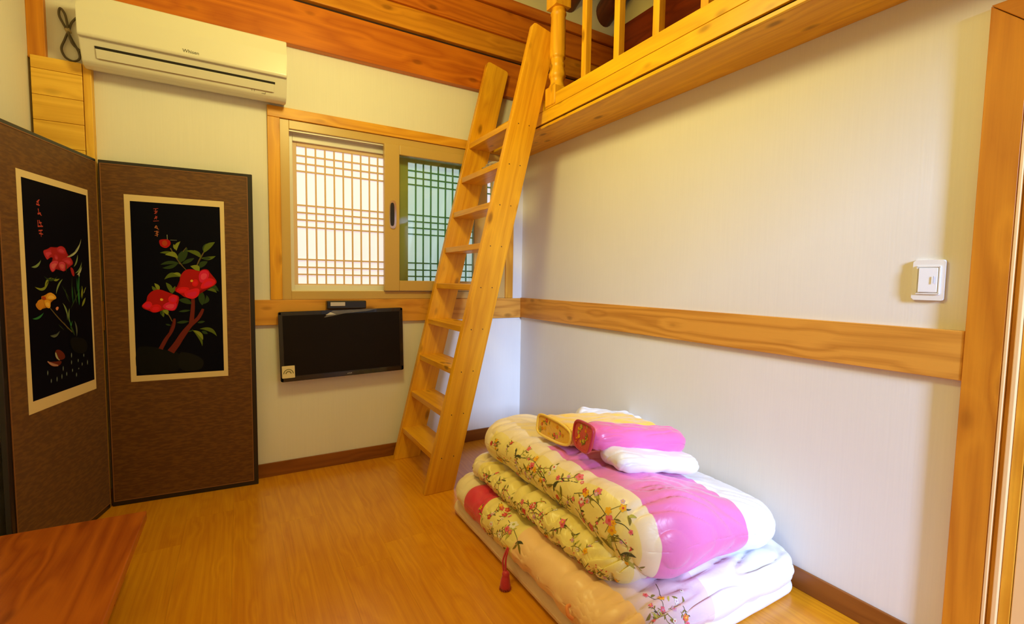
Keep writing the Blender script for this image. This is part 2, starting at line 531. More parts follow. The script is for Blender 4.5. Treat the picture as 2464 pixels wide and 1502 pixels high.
# sliding sash
frame('sliding_sash', -1.022, -.310, 1.072, 1.984, .094, .094, .060, .066, -.030, .006, PVCW, wi, .004)
GLASS, gt, gb = mat_new('green_tinted_glass')
gt.nodes.remove(gb)
tr = N(gt, 'ShaderNodeBsdfTransparent'); tr.inputs[0].default_value = (.80, .91, .86, 1)
gl = N(gt, 'ShaderNodeBsdfGlossy'); gl.inputs['Roughness'].default_value = .03
lw = N(gt, 'ShaderNodeFresnel'); lw.inputs[0].default_value = 1.45
ms = N(gt, 'ShaderNodeMixShader')
gt.links.new(lw.outputs[0], ms.inputs[0]); gt.links.new(tr.outputs[0], ms.inputs[1]); gt.links.new(gl.outputs[0], ms.inputs[2])
gt.links.new(ms.outputs[0], gt.nodes['Material Output'].inputs['Surface'])
box('glass_pane', -.930, -.402, -.014, -.010, 1.136, 1.926, GLASS, wi, bev=0)
CHROME = plain('chrome', (.86, .84, .80), .12, 1.0)
BLACKP = plain('black_plastic', (.012, .010, .010), .30, coat=.3)
# pull handle: dark recessed cup with a chrome crescent
bm = bmesh.new()
pl_ = []
for k in range(24):
    a = 2 * math.pi * k / 24
    pl_.append((-.972 + .022 * math.copysign(abs(math.cos(a)) ** .6, math.cos(a)), 1.55 + .088 * math.copysign(abs(math.sin(a)) ** .5, math.sin(a))))
M = Matrix(((1, 0, 0, 0), (0, 0, 1, -.036), (0, 1, 0, 0), (0, 0, 0, 1)))
bm_prism(bm, pl_, .008, M)
h = link_bm('pull_handle', bm, CHROME, wi)
bm = bmesh.new()
pl_ = [(-.976 + .013 * math.copysign(abs(math.cos(2 * math.pi * k / 20)) ** .6, math.cos(2 * math.pi * k / 20)), 1.55 + .072 * math.copysign(abs(math.sin(2 * math.pi * k / 20)) ** .5, math.sin(2 * math.pi * k / 20))) for k in range(20)]
M = Matrix(((1, 0, 0, 0), (0, 0, 1, -.0385), (0, 1, 0, 0), (0, 0, 0, 1)))
bm_prism(bm, pl_, .006, M)
link_bm('handle_cup', bm, BLACKP, wi)
# ---------------------------------------------------------------- door casing on the right wall
dr = tag(empty('door_1', (0, -2.98, 0)), 'orange pine door casing at the right edge', kind='structure')
# mitred casing: post and head
bm = bmesh.new()
M = Matrix(((0, 0, 1, -.05), (1, 0, 0, 0), (0, 1, 0, 0), (0, 0, 0, 1)))
# grain along local X is wanted: build in a frame whose X is world Z
def casing(poly, gx):
    bm = bmesh.new()
    if gx == 'z':
        Mw = Matrix(((0, 0, 1, -.022), (0, 1, 0, 0), (1, 0, 0, 0), (0, 0, 0, 1)))
        pts = [(z, y) for y, z in poly]
    else:
        Mw = Matrix(((0, 0, -1, 0), (1, 0, 0, 0), (0, 1, 0, 0), (0, 0, 0, 1)))
        pts = [(y, z) for y, z in poly]
    bm_prism(bm, pts, .022, Matrix.Identity(4))
    bevel(bm, .0015, 1)
    return link_bm('casing_board', bm, POSTW, dr, False, Mw)
casing([(-2.472, 0), (-2.472, 1.917), (-2.552, 1.837), (-2.552, 0)], 'z')
casing([(-2.472, 1.919), (-3.50, 1.919), (-3.50, 1.839), (-2.553, 1.839)], 'y')
box('casing_board', -.022, 0, -3.50, -3.424, 0, 1.83, POSTW, dr)
box('edge_bead', -.0225, 0, -2.5595, -2.5530, 0, 1.83, BLOND, dr, bev=.001)  # pale colour stands in for light caught on the casing edge
box('jamb_board', -.006, .10, -2.570, -2.560, 0, 1.83, CASING, dr)
box('door_stop', -.018, .06, -2.5815, -2.571, 0, 1.82, BLOND, dr)
box('jamb_board', -.004, .10, -2.605, -2.582, 0, 1.82, CASING, dr)
box('door_leaf', .030, .062, -3.42, -2.607, .01, 1.82, BLOND, dr)
box('leaf_stile', -.002, .029, -2.66, -2.606, .01, 1.82, BLOND, dr)

# ---------------------------------------------------------------- loft
lo = tag(empty('loft', (0, -1.8, 2.04)), 'pine loft platform over the right side with a stepped edge board', 'loft')
XE = -.265
box('soffit_board', XE + .012, 0, -3.58, -.002, 2.036, 2.050, PINE, lo)
box('edge_strip', XE, XE + .012, -3.58, -.002, 2.036, 2.052, PINE2, lo, bev=.002)
box('shadow_gap', XE + .012, XE + .02, -3.58, -.002, 2.050, 2.066, BLACKGAP, lo, bev=0)  # near-black strip, the shade of the gap put into its colour
box('fascia_board', XE, XE + .03, -3.58, -.002, 2.062, 2.132, PINE2, lo, bev=.0015)
box('deck', -.170, XG - .045, -3.58, -.11, 2.075, 2.190, BEAMD, lo)
# top fascia beyond the ladder opening is the bottom rail of the railing
box('fascia_top', XE, XE + .03, -.64, -.002, 2.134, 2.196, PINE2, lo, bev=.0015)
ra = tag(empty('loft_railing', (-.24, -1.8, 2.13)), 'pine railing of the loft with square balusters and a turned newel post', 'railing')
box('bottom_rail', XE, XE + .045, -3.58, -.665, 2.134, 2.202, PINE2, ra, bev=.002)
for k in range(10):
    yy = -1.000 - .2425 * k
    box('baluster', -.262, -.226, yy - .018, yy + .018, 2.202, 2.90, PINE, ra, bev=.002)
box('handrail', -.275, -.215, -3.5, -.76, 2.90, 2.95, PINE, ra, bev=.008)
bm = bmesh.new()
NX, NY = -.222, -.715
bm_box(bm, (NX, NY, 2.195), (.098, .098, .106))
bevel(bm, .006, 2)
bm_box(bm, (NX, NY, 2.86), (.098, .098, .36))
prof = [(.046, 2.245), (.047, 2.252), (.040, 2.266), (.038, 2.276), (.039, 2.292), (.043, 2.300), (.049, 2.310), (.0475, 2.325), (.041, 2.352), (.0395, 2.362), (.043, 2.370),
        (.043, 2.376), (.038, 2.382), (.0375, 2.402), (.0385, 2.408), (.0445, 2.412), (.0450, 2.425), (.0435, 2.53), (.0405, 2.63), (.0405, 2.640), (.0445, 2.648), (.0445, 2.656),
        (.039, 2.664), (.0375, 2.685), (.040, 2.690), (.040, 2.696), (.036, 2.702), (.036, 2.708), (.044, 2.722)]
bm_lathe(bm, [(r, z) for r, z in prof], 32, Matrix.Translation((NX, NY, 0)))
# bring it to a local frame with X up
bmesh.ops.transform(bm, matrix=Matrix.Translation((-NX, -NY, -2.13)), verts=bm.verts)
Mw = Matrix.Translation((NX, NY, 2.13)) @ Matrix.Rotation(-math.pi / 2, 4, 'Y')
bmesh.ops.transform(bm, matrix=Matrix.Rotation(-math.pi / 2, 4, 'Y').inverted(), verts=bm.verts)
nw = link_bm('newel_post', bm, PINE, ra, False, Mw)
for p in nw.data.polygons:
    p.use_smooth = len(p.vertices) == 4 and p.area < .0012

# ---------------------------------------------------------------- ladder
la = tag(empty('ladder', (-.9, -.36, 0)), 'wide pine loft ladder with nine flat treads leaning on the loft edge', 'ladder')
LW = .168                        # horizontal width of a stringer
sx = (.985 - .352) / 2.595       # lean per metre of height
def lx(z):
    return -.985 + sx * z
def stringer(y0, y1, nm):
    # side view polygon in (z, x) plane; local X runs up the board
    ang = math.atan(sx)
    bm = bmesh.new()
    zt = 2.605
    wp = LW * math.cos(ang)
    pts = [(lx(0), 0.0), (lx(0) + LW, 0.0)]
    # top end is cut square with rounded corners
    cx, cz = lx(zt), zt
    U = Vector((math.sin(ang), math.cos(ang)))     # up the board (x,z)
    V = Vector((math.cos(ang), -math.sin(ang)))    # across
    A = Vector((cx, cz)); B = A + V * wp
    r = .018
    top = [B - U * r, B - U * r * .3 - V * r * .3, B - V * r, A + V * r, A - U * r * .3 + V * r * .3, A - U * r]
    pts += [(p.x, p.y) for p in top]
    O = Vector((lx(1.3), (y0 + y1) / 2, 1.3))
    X = Vector((math.sin(ang), 0, math.cos(ang))); Y = Vector((math.cos(ang), 0, -math.sin(ang))); Z = X.cross(Y)
    Mw = Matrix((X, Y, Z)).transposed().to_4x4(); Mw.translation = O
    Mi = Mw.inverted()
    lo_ = [bm.verts.new(Mi @ Vector((px, y0, pz))) for px, pz in pts]
    hi_ = [bm.verts.new(Mi @ Vector((px, y1, pz))) for px, pz in pts]
    bm.faces.new(lo_); bm.faces.new(hi_[::-1])
    for k in range(len(pts)):
        bm.faces.new((lo_[k], lo_[(k + 1) % len(pts)], hi_[(k + 1) % len(pts)], hi_[k]))
    bevel(bm, .003, 2)
    return link_bm(nm, bm, PINE, la, False, Mw)
stringer(-.100, -.062, 'stringer')
stringer(-.660, -.622, 'stringer')
for k in range(9):
    z = 2.045 - .2300 * k
    xx = lx(z)
    box('tread', xx + .004, xx + LW - .012, -.622, -.100, z - .034, z, PINE, la, bev=.003, grain=1)
    # screw heads in the near stringer
    for q in (.045, .115):
        bm = bmesh.new()
        bm_lathe(bm, [(.0028, 0), (.0028, .0015)], 10, Matrix.Translation((xx + q, -.6605, z - .017)) @ Matrix.Rotation(math.pi / 2, 4, 'X'))
        link_bm('screw', bm, BLACKP, la)

# plastic bag left on a tread
BAG, bt, bb = mat_new('clear_crinkled_plastic')
bb.inputs['Base Color'].default_value = (.85, .82, .80, 1); bb.inputs['Roughness'].default_value = .12
bb.inputs['Transmission Weight'].default_value = .75; bb.inputs['Specular IOR Level'].default_value = .8
bm = bmesh.new()
bmesh.ops.create_icosphere(bm, subdivisions=4, radius=1)
for v in bm.verts:
    n = noise.noise(v.co * 2.3 + Vector((3, 1, 7))) * .35 + abs(noise.noise(v.co * 6)) * .25
    v.co = v.co * (1 + n)
    v.co = Vector((v.co.x * .05, v.co.y * .09, v.co.z * .022 + .020))
    v.co.z = max(v.co.z, 0)
tag(link_bm('plastic_bag', bm, BAG, None, True, Matrix.Translation((lx(1.82) + .085, -.42, 1.8155))),
    'crumpled clear plastic bag on the second highest ladder tread', 'bag')

# ---------------------------------------------------------------- air conditioner
ACM = plain('ac_white_plastic', (.74, .70, .60), .30, coat=.3)
ac = tag(empty('air_conditioner', (-2.0, 0, 2.08)), 'long white wall air conditioner under the orange beam', 'air conditioner')
AX0, AX1 = -2.398, -1.572
def profile_solid(name, prof, x0, x1, mat, parent, bev=.006):
    """prof: (y,z) polygon extruded from x0 to x1"""
    bm = bmesh.new()
    a = [bm.verts.new((x0, y, z)) for y, z in prof]; b = [bm.verts.new((x1, y, z)) for y, z in prof]
    bm.faces.new(a); bm.faces.new(b[::-1])
    for k in range(len(prof)):
        bm.faces.new((a[k], a[(k + 1) % len(prof)], b[(k + 1) % len(prof)], b[k]))
    bevel(bm, bev, 3)
    return link_bm(name, bm, mat, parent)
body = [(-.001, 2.375), (-.170, 2.375), (-.176, 2.200), (-.176, 2.185), (-.131, 2.100), (-.112, 2.088), (-.08, 2.084), (-.001, 2.105)]
profile_solid('housing', body, AX0, AX1, ACM, ac)
profile_solid('front_panel', [(-.177, 2.374), (-.192, 2.366), (-.199, 2.30), (-.200, 2.196), (-.194, 2.186), (-.177, 2.188)], AX0 + .001, AX1 - .001, ACM, ac, .004)
DARKV = plain('vent_black', (.010, .006, .004), .7)
# outlet slot and louver lie on the sloping underside
def on_slope(t, off=0.0):
    a = Vector((-.176, 2.185)); b = Vector((-.131, 2.100))
    d = (b - a).normalized(); n = Vector((-d.y, d.x)); n = n if n.x < 0 else -n
    p = a + (b - a) * t + n * off
    return p.x, p.y
def slope_strip(name, x0, x1, t0, t1, off0, off1, mat, bev=.001):
    pr = [on_slope(t0, off0), on_slope(t0, off1), on_slope(t1, off1), on_slope(t1, off0)]
    return profile_solid(name, pr, x0, x1, mat, ac, bev)
slope_strip('outlet_slot', -2.345, -1.628, .26, .36, -.004, .0035, DARKV, 0)
slope_strip('louver', -2.343, -1.632, .37, .78, -.002, .007, ACM, .002)
slope_strip('louver_gap', -2.336, -1.640, .78, .81, -.002, .0045, plain('seam_brown', (.30, .20, .10), .6), 0)
# maker's small dark mark and the status marks on the right
def small_text(name, body_, size, M, mat, parent, ext=.0004):
    c = bpy.data.curves.new(name, 'FONT'); c.body = body_; c.size = size; c.extrude = ext; c.align_x = 'CENTER'; c.align_y = 'CENTER'
    o = bpy.data.objects.new(name, c); COL.objects.link(o)
    dg = bpy.context.evaluated_depsgraph_get()
    me = bpy.data.meshes.new_from_object(o.evaluated_get(dg)); bpy.data.objects.remove(o)
    me.transform(M)
    return link(name, me, mat, parent)
INK = plain('grey_ink', (.10, .08, .05), .5)
MF = Matrix(((1, 0, 0, 0), (0, 0, -1, 0), (0, 1, 0, 0), (0, 0, 0, 1)))     # text facing -y
small_text('badge_text', 'Whisen', .021, Matrix.Translation((-1.987, -.2008, 2.211)) @ MF, INK, ac)
dsl = Vector((.056, -.095)).normalized()
for dx_ in (0, .012):
    slope_strip('status_mark', -1.735 + dx_, -1.7335 + dx_, .83, .91, -.001, .0018, INK, 0)
slope_strip('status_mark', -1.690, -1.672, .93, .945, -.001, .0018, INK, 0)
slope_strip('status_mark', -1.6735, -1.672, .86, .93, -.001, .0018, INK, 0)

# power cord coiled beside the air conditioner
CORD = plain('cord_grey_brown', (.11, .085, .05), .5)
bm = bmesh.new()
def spl(pts, n=8):
    P = [Vector(p) for p in pts]; P = [P[0]] + P + [P[-1]]; out = []
    for i in range(1, len(P) - 2):
        for k in range(n):
            t = k / n
            out.append(.5 * ((2 * P[i]) + (-P[i - 1] + P[i + 1]) * t + (2 * P[i - 1] - 5 * P[i] + 4 * P[i + 1] - P[i + 2]) * t * t + (-P[i - 1] + 3 * P[i] - 3 * P[i + 1] + P[i + 2]) * t ** 3))
    out.append(P[-2]); return out
def cp(px, pz, y=-.014):
    return (px, y, pz)
bm_tube(bm, spl([cp(-2.404, 2.350), cp(-2.425, 2.335), cp(-2.450, 2.30), cp(-2.462, 2.262), cp(-2.478, 2.215), cp(-2.490, 2.175), cp(-2.478, 2.140), cp(-2.452, 2.128), cp(-2.430, 2.142), cp(-2.430, 2.172), cp(-2.452, 2.222),
                cp(-2.468, 2.262, -.020), cp(-2.492, 2.318), cp(-2.488, 2.352), cp(-2.472, 2.330, -.020), cp(-2.464, 2.285, -.022), cp(-2.463, 2.262, -.024), cp(-2.450, 2.205, -.022), cp(-2.420, 2.175), cp(-2.404, 2.148), cp(-2.402, 2.130)]), .0048, 8)
t = tag(link_bm('power_cord', bm, CORD, None, True), 'dark power cord tied in loops beside the air conditioner', 'cord')
bm = bmesh.new()
bm_tube(bm, [(-2.472, -.018, 2.255), (-2.455, -.018, 2.262)], .012, 10)
link_bm('cord_tie', bm, plain('tie_tan', (.45, .35, .2), .6), t, True)

# ---------------------------------------------------------------- television
TVB = plain('tv_black_bezel', (.010, .008, .010), .18, coat=.5)
SCR = plain('tv_screen', (.008, .005, .005), .42, spec=.16)
tv = tag(empty('television', (-1.27, -.05, .76)), 'black flat television hanging under the window', 'television')
def rounded_rect(w, h, r, n=5):
    pts = []
    for cx, cy, a0 in ((w / 2 - r, h / 2 - r, 0), (-w / 2 + r, h / 2 - r, 90), (-w / 2 + r, -h / 2 + r, 180), (w / 2 - r, -h / 2 + r, 270)):
        for k in range(n + 1):
            a = math.radians(a0 + 90 * k / n)
            pts.append((cx + r * math.cos(a), cy + r * math.sin(a)))
    return pts
TVM = Matrix.Translation((-1.272, -.070, .762)) @ Matrix.Rotation(math.radians(-1.2), 4, 'Y') @ MF
bm = bmesh.new(); bm_prism(bm, rounded_rect(.706, .398, .010), .030, TVM @ Matrix.Translation((0, 0, -.030))); bevel(bm, .003, 2)
link_bm('cabinet', bm, TVB, tv)
bm = bmesh.new(); bm_prism(bm, rounded_rect(.664, .346, .002), .0012, TVM @ Matrix.Translation((0, .004, 0)))
link_bm('screen', bm, SCR, tv)
# bezel lip, slightly bulging below the middle
bm = bmesh.new()
for (cx, cy, w, h_) in ((0, .190, .700, .012), (0, -.184, .700, .024), (-.345, 0, .012, .39), (.345, 0, .012, .39)):
    bm_prism(bm, [(cx - w / 2, cy - h_ / 2), (cx + w / 2, cy - h_ / 2), (cx + w / 2, cy + h_ / 2), (cx - w / 2, cy + h_ / 2)], .004, TVM)
link_bm('bezel', bm, TVB, tv)
box('wall_bracket', -1.40, -1.14, -.040, -.0205, .885, .955, BLACKP, tv)
box('wall_bracket', -1.40, -1.14, -.040, -.0005, .66, .86, BLACKP, tv)
bm = bmesh.new()
for q in range(4):
    bm_prism(bm, [(.008 + q * .007, -.187), (.012 + q * .007, -.187), (.012 + q * .007, -.182 + (q % 2) * .002), (.008 + q * .007, -.182)], .0006, TVM @ Matrix.Translation((0, 0, .004)))
link_bm('badge', bm, plain('badge_silver', (.45, .45, .5), .3, .6), tv)
bm = bmesh.new(); bm_prism(bm, rounded_rect(.066, .070, .003), .0012, TVM @ Matrix.Translation((-.312, -.142, .0045)))
STK = plain('sticker_cream', (.80, .68, .42), .5)
sk = link_bm('energy_label', bm, STK, tv)
bm = bmesh.new()
GM = plain('label_olive', (.22, .20, .08), .6)
for a0, r0, r1 in ((0, .022, .027), (0, .010, .016)):
    for k in range(10):
        a = math.radians(18 * k); b = math.radians(18 * (k + 1))
        M = TVM @ Matrix.Translation((-.312, -.152, .0058))
        bm_prism(bm, [(r0 * math.cos(a), r0 * math.sin(a)), (r1 * math.cos(a), r1 * math.sin(a)), (r1 * math.cos(b), r1 * math.sin(b)), (r0 * math.cos(b), r0 * math.sin(b))], .0004, M)
link_bm('label_dial', bm, GM, sk)
# torn protective film along the top edge
FILM, ft, fb = mat_new('film_clear')
fb.inputs['Base Color'].default_value = (.55, .52, .60, 1); fb.inputs['Roughness'].default_value = .15
fb.inputs['Alpha'].default_value = .16
bm = bmesh.new()
bm_prism(bm, [(-.115, .158), (-.065, .196), (.20, .199), (.13, .186), (.0, .178), (-.06, .166)], .0006, TVM @ Matrix.Translation((0, 0, .0048)))
link_bm('torn_film', bm, FILM, tv)
bm = bmesh.new()
bm_prism(bm, [(-.105, .172), (-.078, .188), (-.048, .174)], .0006, TVM @ Matrix.Translation((0, 0, .0056)))
link_bm('film_corner', bm, plain('film_white', (.62, .60, .66), .4), tv)
# set-top box on top
sb = tag(empty('set_top_box', (-1.256, -.045, .9615)), 'small black set-top box sitting on the television top edge', 'set-top box')
box('case', -1.372, -1.146, -.072, -.022, .9665, 1.014, BLACKP, sb, bev=.006, seg=3)
box('silver_label', -1.352, -1.270, -.0735, -.0715, .984, 1.006, plain('label_silver', (.62, .58, .60), .35, .3), sb, bev=.0005)

# ---------------------------------------------------------------- light switch
sw = tag(empty('light_switch', (0, -2.376, 1.17)), 'white rocker light switch on the right wall above the rail', 'switch')
SWM = plain('switch_white', (.86, .86, .88), .3, coat=.3)
MS = Matrix(((0, 0, -1, 0), (-1, 0, 0, -2.376), (0, 1, 0, 1.170), (0, 0, 0, 1)))
bm = bmesh.new(); bm_prism(bm, rounded_rect(.078, .122, .006), .009, MS); bevel(bm, .002, 2)
link_bm('wall_plate', bm, SWM, sw)
bm = bmesh.new()
for (cx, cy, w, h_) in ((0, .041, .056, .004), (0, -.041, .056, .004), (-.027, 0, .003, .08), (.027, 0, .003, .08)):
    bm_prism(bm, [(cx - w / 2, cy - h_ / 2), (cx + w / 2, cy - h_ / 2), (cx + w / 2, cy + h_ / 2), (cx - w / 2, cy + h_ / 2)], .012, MS)
link_bm('inner_frame', bm, SWM, sw)
bm = bmesh.new()
M2 = MS @ Matrix.Translation((0, 0, .009)) @ Matrix.Rotation(math.radians(5), 4, 'Y')
bm_box(bm, (0, 0, .0015), (.046, .074, .007), M2); bevel(bm, .0015, 2)
link_bm('rocker', bm, SWM, sw)
box('indicator', -.0165, -.0150, -2.392, -2.390, 1.160, 1.182, plain('indicator_grey', (.55, .55, .6), .4), sw, bev=.0003)

# ---------------------------------------------------------------- low table
tb = tag(empty('low_table', (-2.36, -1.5, 0)), 'low reddish-brown wooden table in the bottom left corner', 'table')
TX0, TX1, TY0, TY1 = -2.57, -2.128, -2.30, -.825
TZ = .272
bm = bmesh.new()
pts = [(TX0, TY1 + .02), (TX0, TY0), (TX1, TY0), (TX1, TY1)]
bm_prism(bm, [(y, -x_) for x_, y in pts], .034, Matrix.Identity(4))
bevel(bm, .004, 3)
link_bm('tabletop', bm, TABLE, tb, False, Matrix.Translation((0, 0, TZ - .034)) @ Matrix.Rotation(math.pi / 2, 4, 'Z'))
for lx_, ly in ((TX0 + .05, TY0 + .06), (TX1 - .13, TY0 + .06), (TX0 + .05, TY1 - .12), (TX1 - .13, TY1 - .12)):
    box('leg', lx_, lx_ + .05, ly, ly + .05, 0, TZ - .034, TABLE, tb, bev=.004)
box('apron', TX0 + .06, TX1 - .14, TY0 + .07, TY0 + .09, TZ - .09, TZ - .034, TABLE, tb)
box('apron', TX0 + .06, TX1 - .14, TY1 - .11, TY1 - .09, TZ - .09, TZ - .034, TABLE, tb)

# ---------------------------------------------------------------- folding screen
SCLOTH = brocade('screen_cloth', (.100, .032, .002), (.155, .058, .005))
SBLACK = plain('screen_black_edge', (.008, .005, .005), .35, coat=.2)
SLINE = plain('screen_piping', (.26, .10, .03), .5)
SRIB = plain('painting_border', (.78, .60, .32), .6)
SILK = plain('navy_silk', (.0015, .0015, .007), .6, spec=.08)
AC_ = {'rock': (.0035, .004, .004), 'rock2': (.007, .007, .006), 'trunk': (.15, .018, .012), 'stem': (.14, .10, .035), 'leaf': (.10, .14, .015),
       'leafl': (.22, .26, .03), 'leafd': (.028, .055, .014), 'redd': (.42, .006, .006), 'red': (.68, .008, .012), 'redp': (.75, .012, .03), 'pink': (.70, .015, .08),
       'gold': (.75, .36, .03), 'goldd': (.60, .24, .02), 'rust': (.42, .05, .01), 'ink': (.45, .06, .05), 'ink2': (.50, .16, .07), 'pale': (.42, .46, .30),
       'rose': (.45, .025, .045), 'rosed': (.36, .015, .02), 'rosel': (.58, .05, .10), 'leafw': (.20, .28, .10), 'green': (.03, .18, .05), 'peach': (.7, .25, .12),
       'grey': (.10, .12, .09), 'bird': (.13, .018, .008), 'bpale': (.45, .22, .16), 'pearl': (.16, .20, .18), 'pinkl': (.80, .06, .14), 'peachp': (.66, .12, .14), 'goldl': (.85, .50, .08)}
AMAT = {}
def art_mat(k):
    if k not in AMAT:
        AMAT[k] = plain('thread_' + k, AC_[k], .6, spec=.15)
    return AMAT[k]
def chaikin(pts, n=2, closed=True):
    for _ in range(n):
        out = []
        m = len(pts)
        for i in range(m if closed else m - 1):
            a = Vector(pts[i]); b = Vector(pts[(i + 1) % m])
            out += [tuple(a * .75 + b * .25), tuple(a * .25 + b * .75)]
        if not closed:
            out = [tuple(pts[0])] + out + [tuple(pts[-1])]
        pts = out
    return pts
def lens(x0, y0, x1, y1, w, bend, n=9):
    a = Vector((x0, y0)); b = Vector((x1, y1)); d = b - a; nrm = Vector((-d.y, d.x))
    up, lo_ = [], []
    for k in range(n + 1):
        t = k / n
        c = a + d * t + nrm * bend * 4 * t * (1 - t)
        hw = w * .5 * (math.sin(math.pi * min(1, t * 1.02)) ** .8 if 0 < t < 1 else 0)
        u = nrm.normalized()
        up.append(tuple(c + u * hw)); lo_.append(tuple(c - u * hw))
    return up + lo_[::-1][1:-1]
def ribbon(pts, w0, w1):
    P = [tuple(p) for p in pts]
    if len(P) > 2:
        P = chaikin(P, 2, False)
    up, lo_ = [], []
    n = len(P)
    for i, p in enumerate(P):
        a = Vector(P[max(0, i - 1)]); b = Vector(P[min(n - 1, i + 1)])
        t = (b - a)
        t = t.normalized() if t.length > 0 else Vector((1, 0))
        u = Vector((-t.y, t.x)); w = (w0 + (w1 - w0) * i / (n - 1)) * .5
        up.append(tuple(Vector(p) + u * w)); lo_.append(tuple(Vector(p) - u * w))
    return up + lo_[::-1]
def artwork(name, items, M, parent, z0):
    """flat embroidery; every shape sits a hair above the previous one"""
    bm = bmesh.new(); mats = []; idx = {}
    z = z0
    for it in items:
        k = it[-1]
        if k not in idx:
            idx[k] = len(mats); mats.append(art_mat(k))
        if it[0] == 'L':
            poly = lens(it[1], it[2], it[3], it[4], it[5], it[6])
        elif it[0] == 'S':
            poly = ribbon(it[1], it[2], it[3])
        else:
            poly = chaikin(it[1], 2)
            cx = sum(p[0] for p in poly) / len(poly); cy = sum(p[1] for p in poly) / len(poly)
            poly = [(cx + (p[0] - cx) * 1.09, cy + (p[1] - cy) * 1.09) for p in poly]
            hi = {'red': 'redp', 'redp': 'pink', 'pink': 'pinkl', 'rose': 'rosel', 'rosel': 'peachp', 'gold': 'goldl'}.get(k)
            if hi:      # lighter stitches in the middle of the petal
                if hi not in idx:
                    idx[hi] = len(mats); mats.append(art_mat(hi))
                extra = [(cx + (p[0] - cx) * .62, cy + (p[1] - cy) * .50 - .0015) for p in poly]
                f = bm.faces.new([bm.verts.new(M @ Vector((p[0], p[1], z + .00002))) for p in extra]); f.material_index = idx[hi]
        vs = [bm.verts.new(M @ Vector((p[0], p[1], z))) for p in poly]
        try:
            f = bm.faces.new(vs); f.material_index = idx[k]
        except ValueError:
            pass
        z += .000035
    bmesh.ops.triangulate(bm, faces=bm.faces)
    return tag(link_bm(name, bm, mats, parent), kind='stuff')
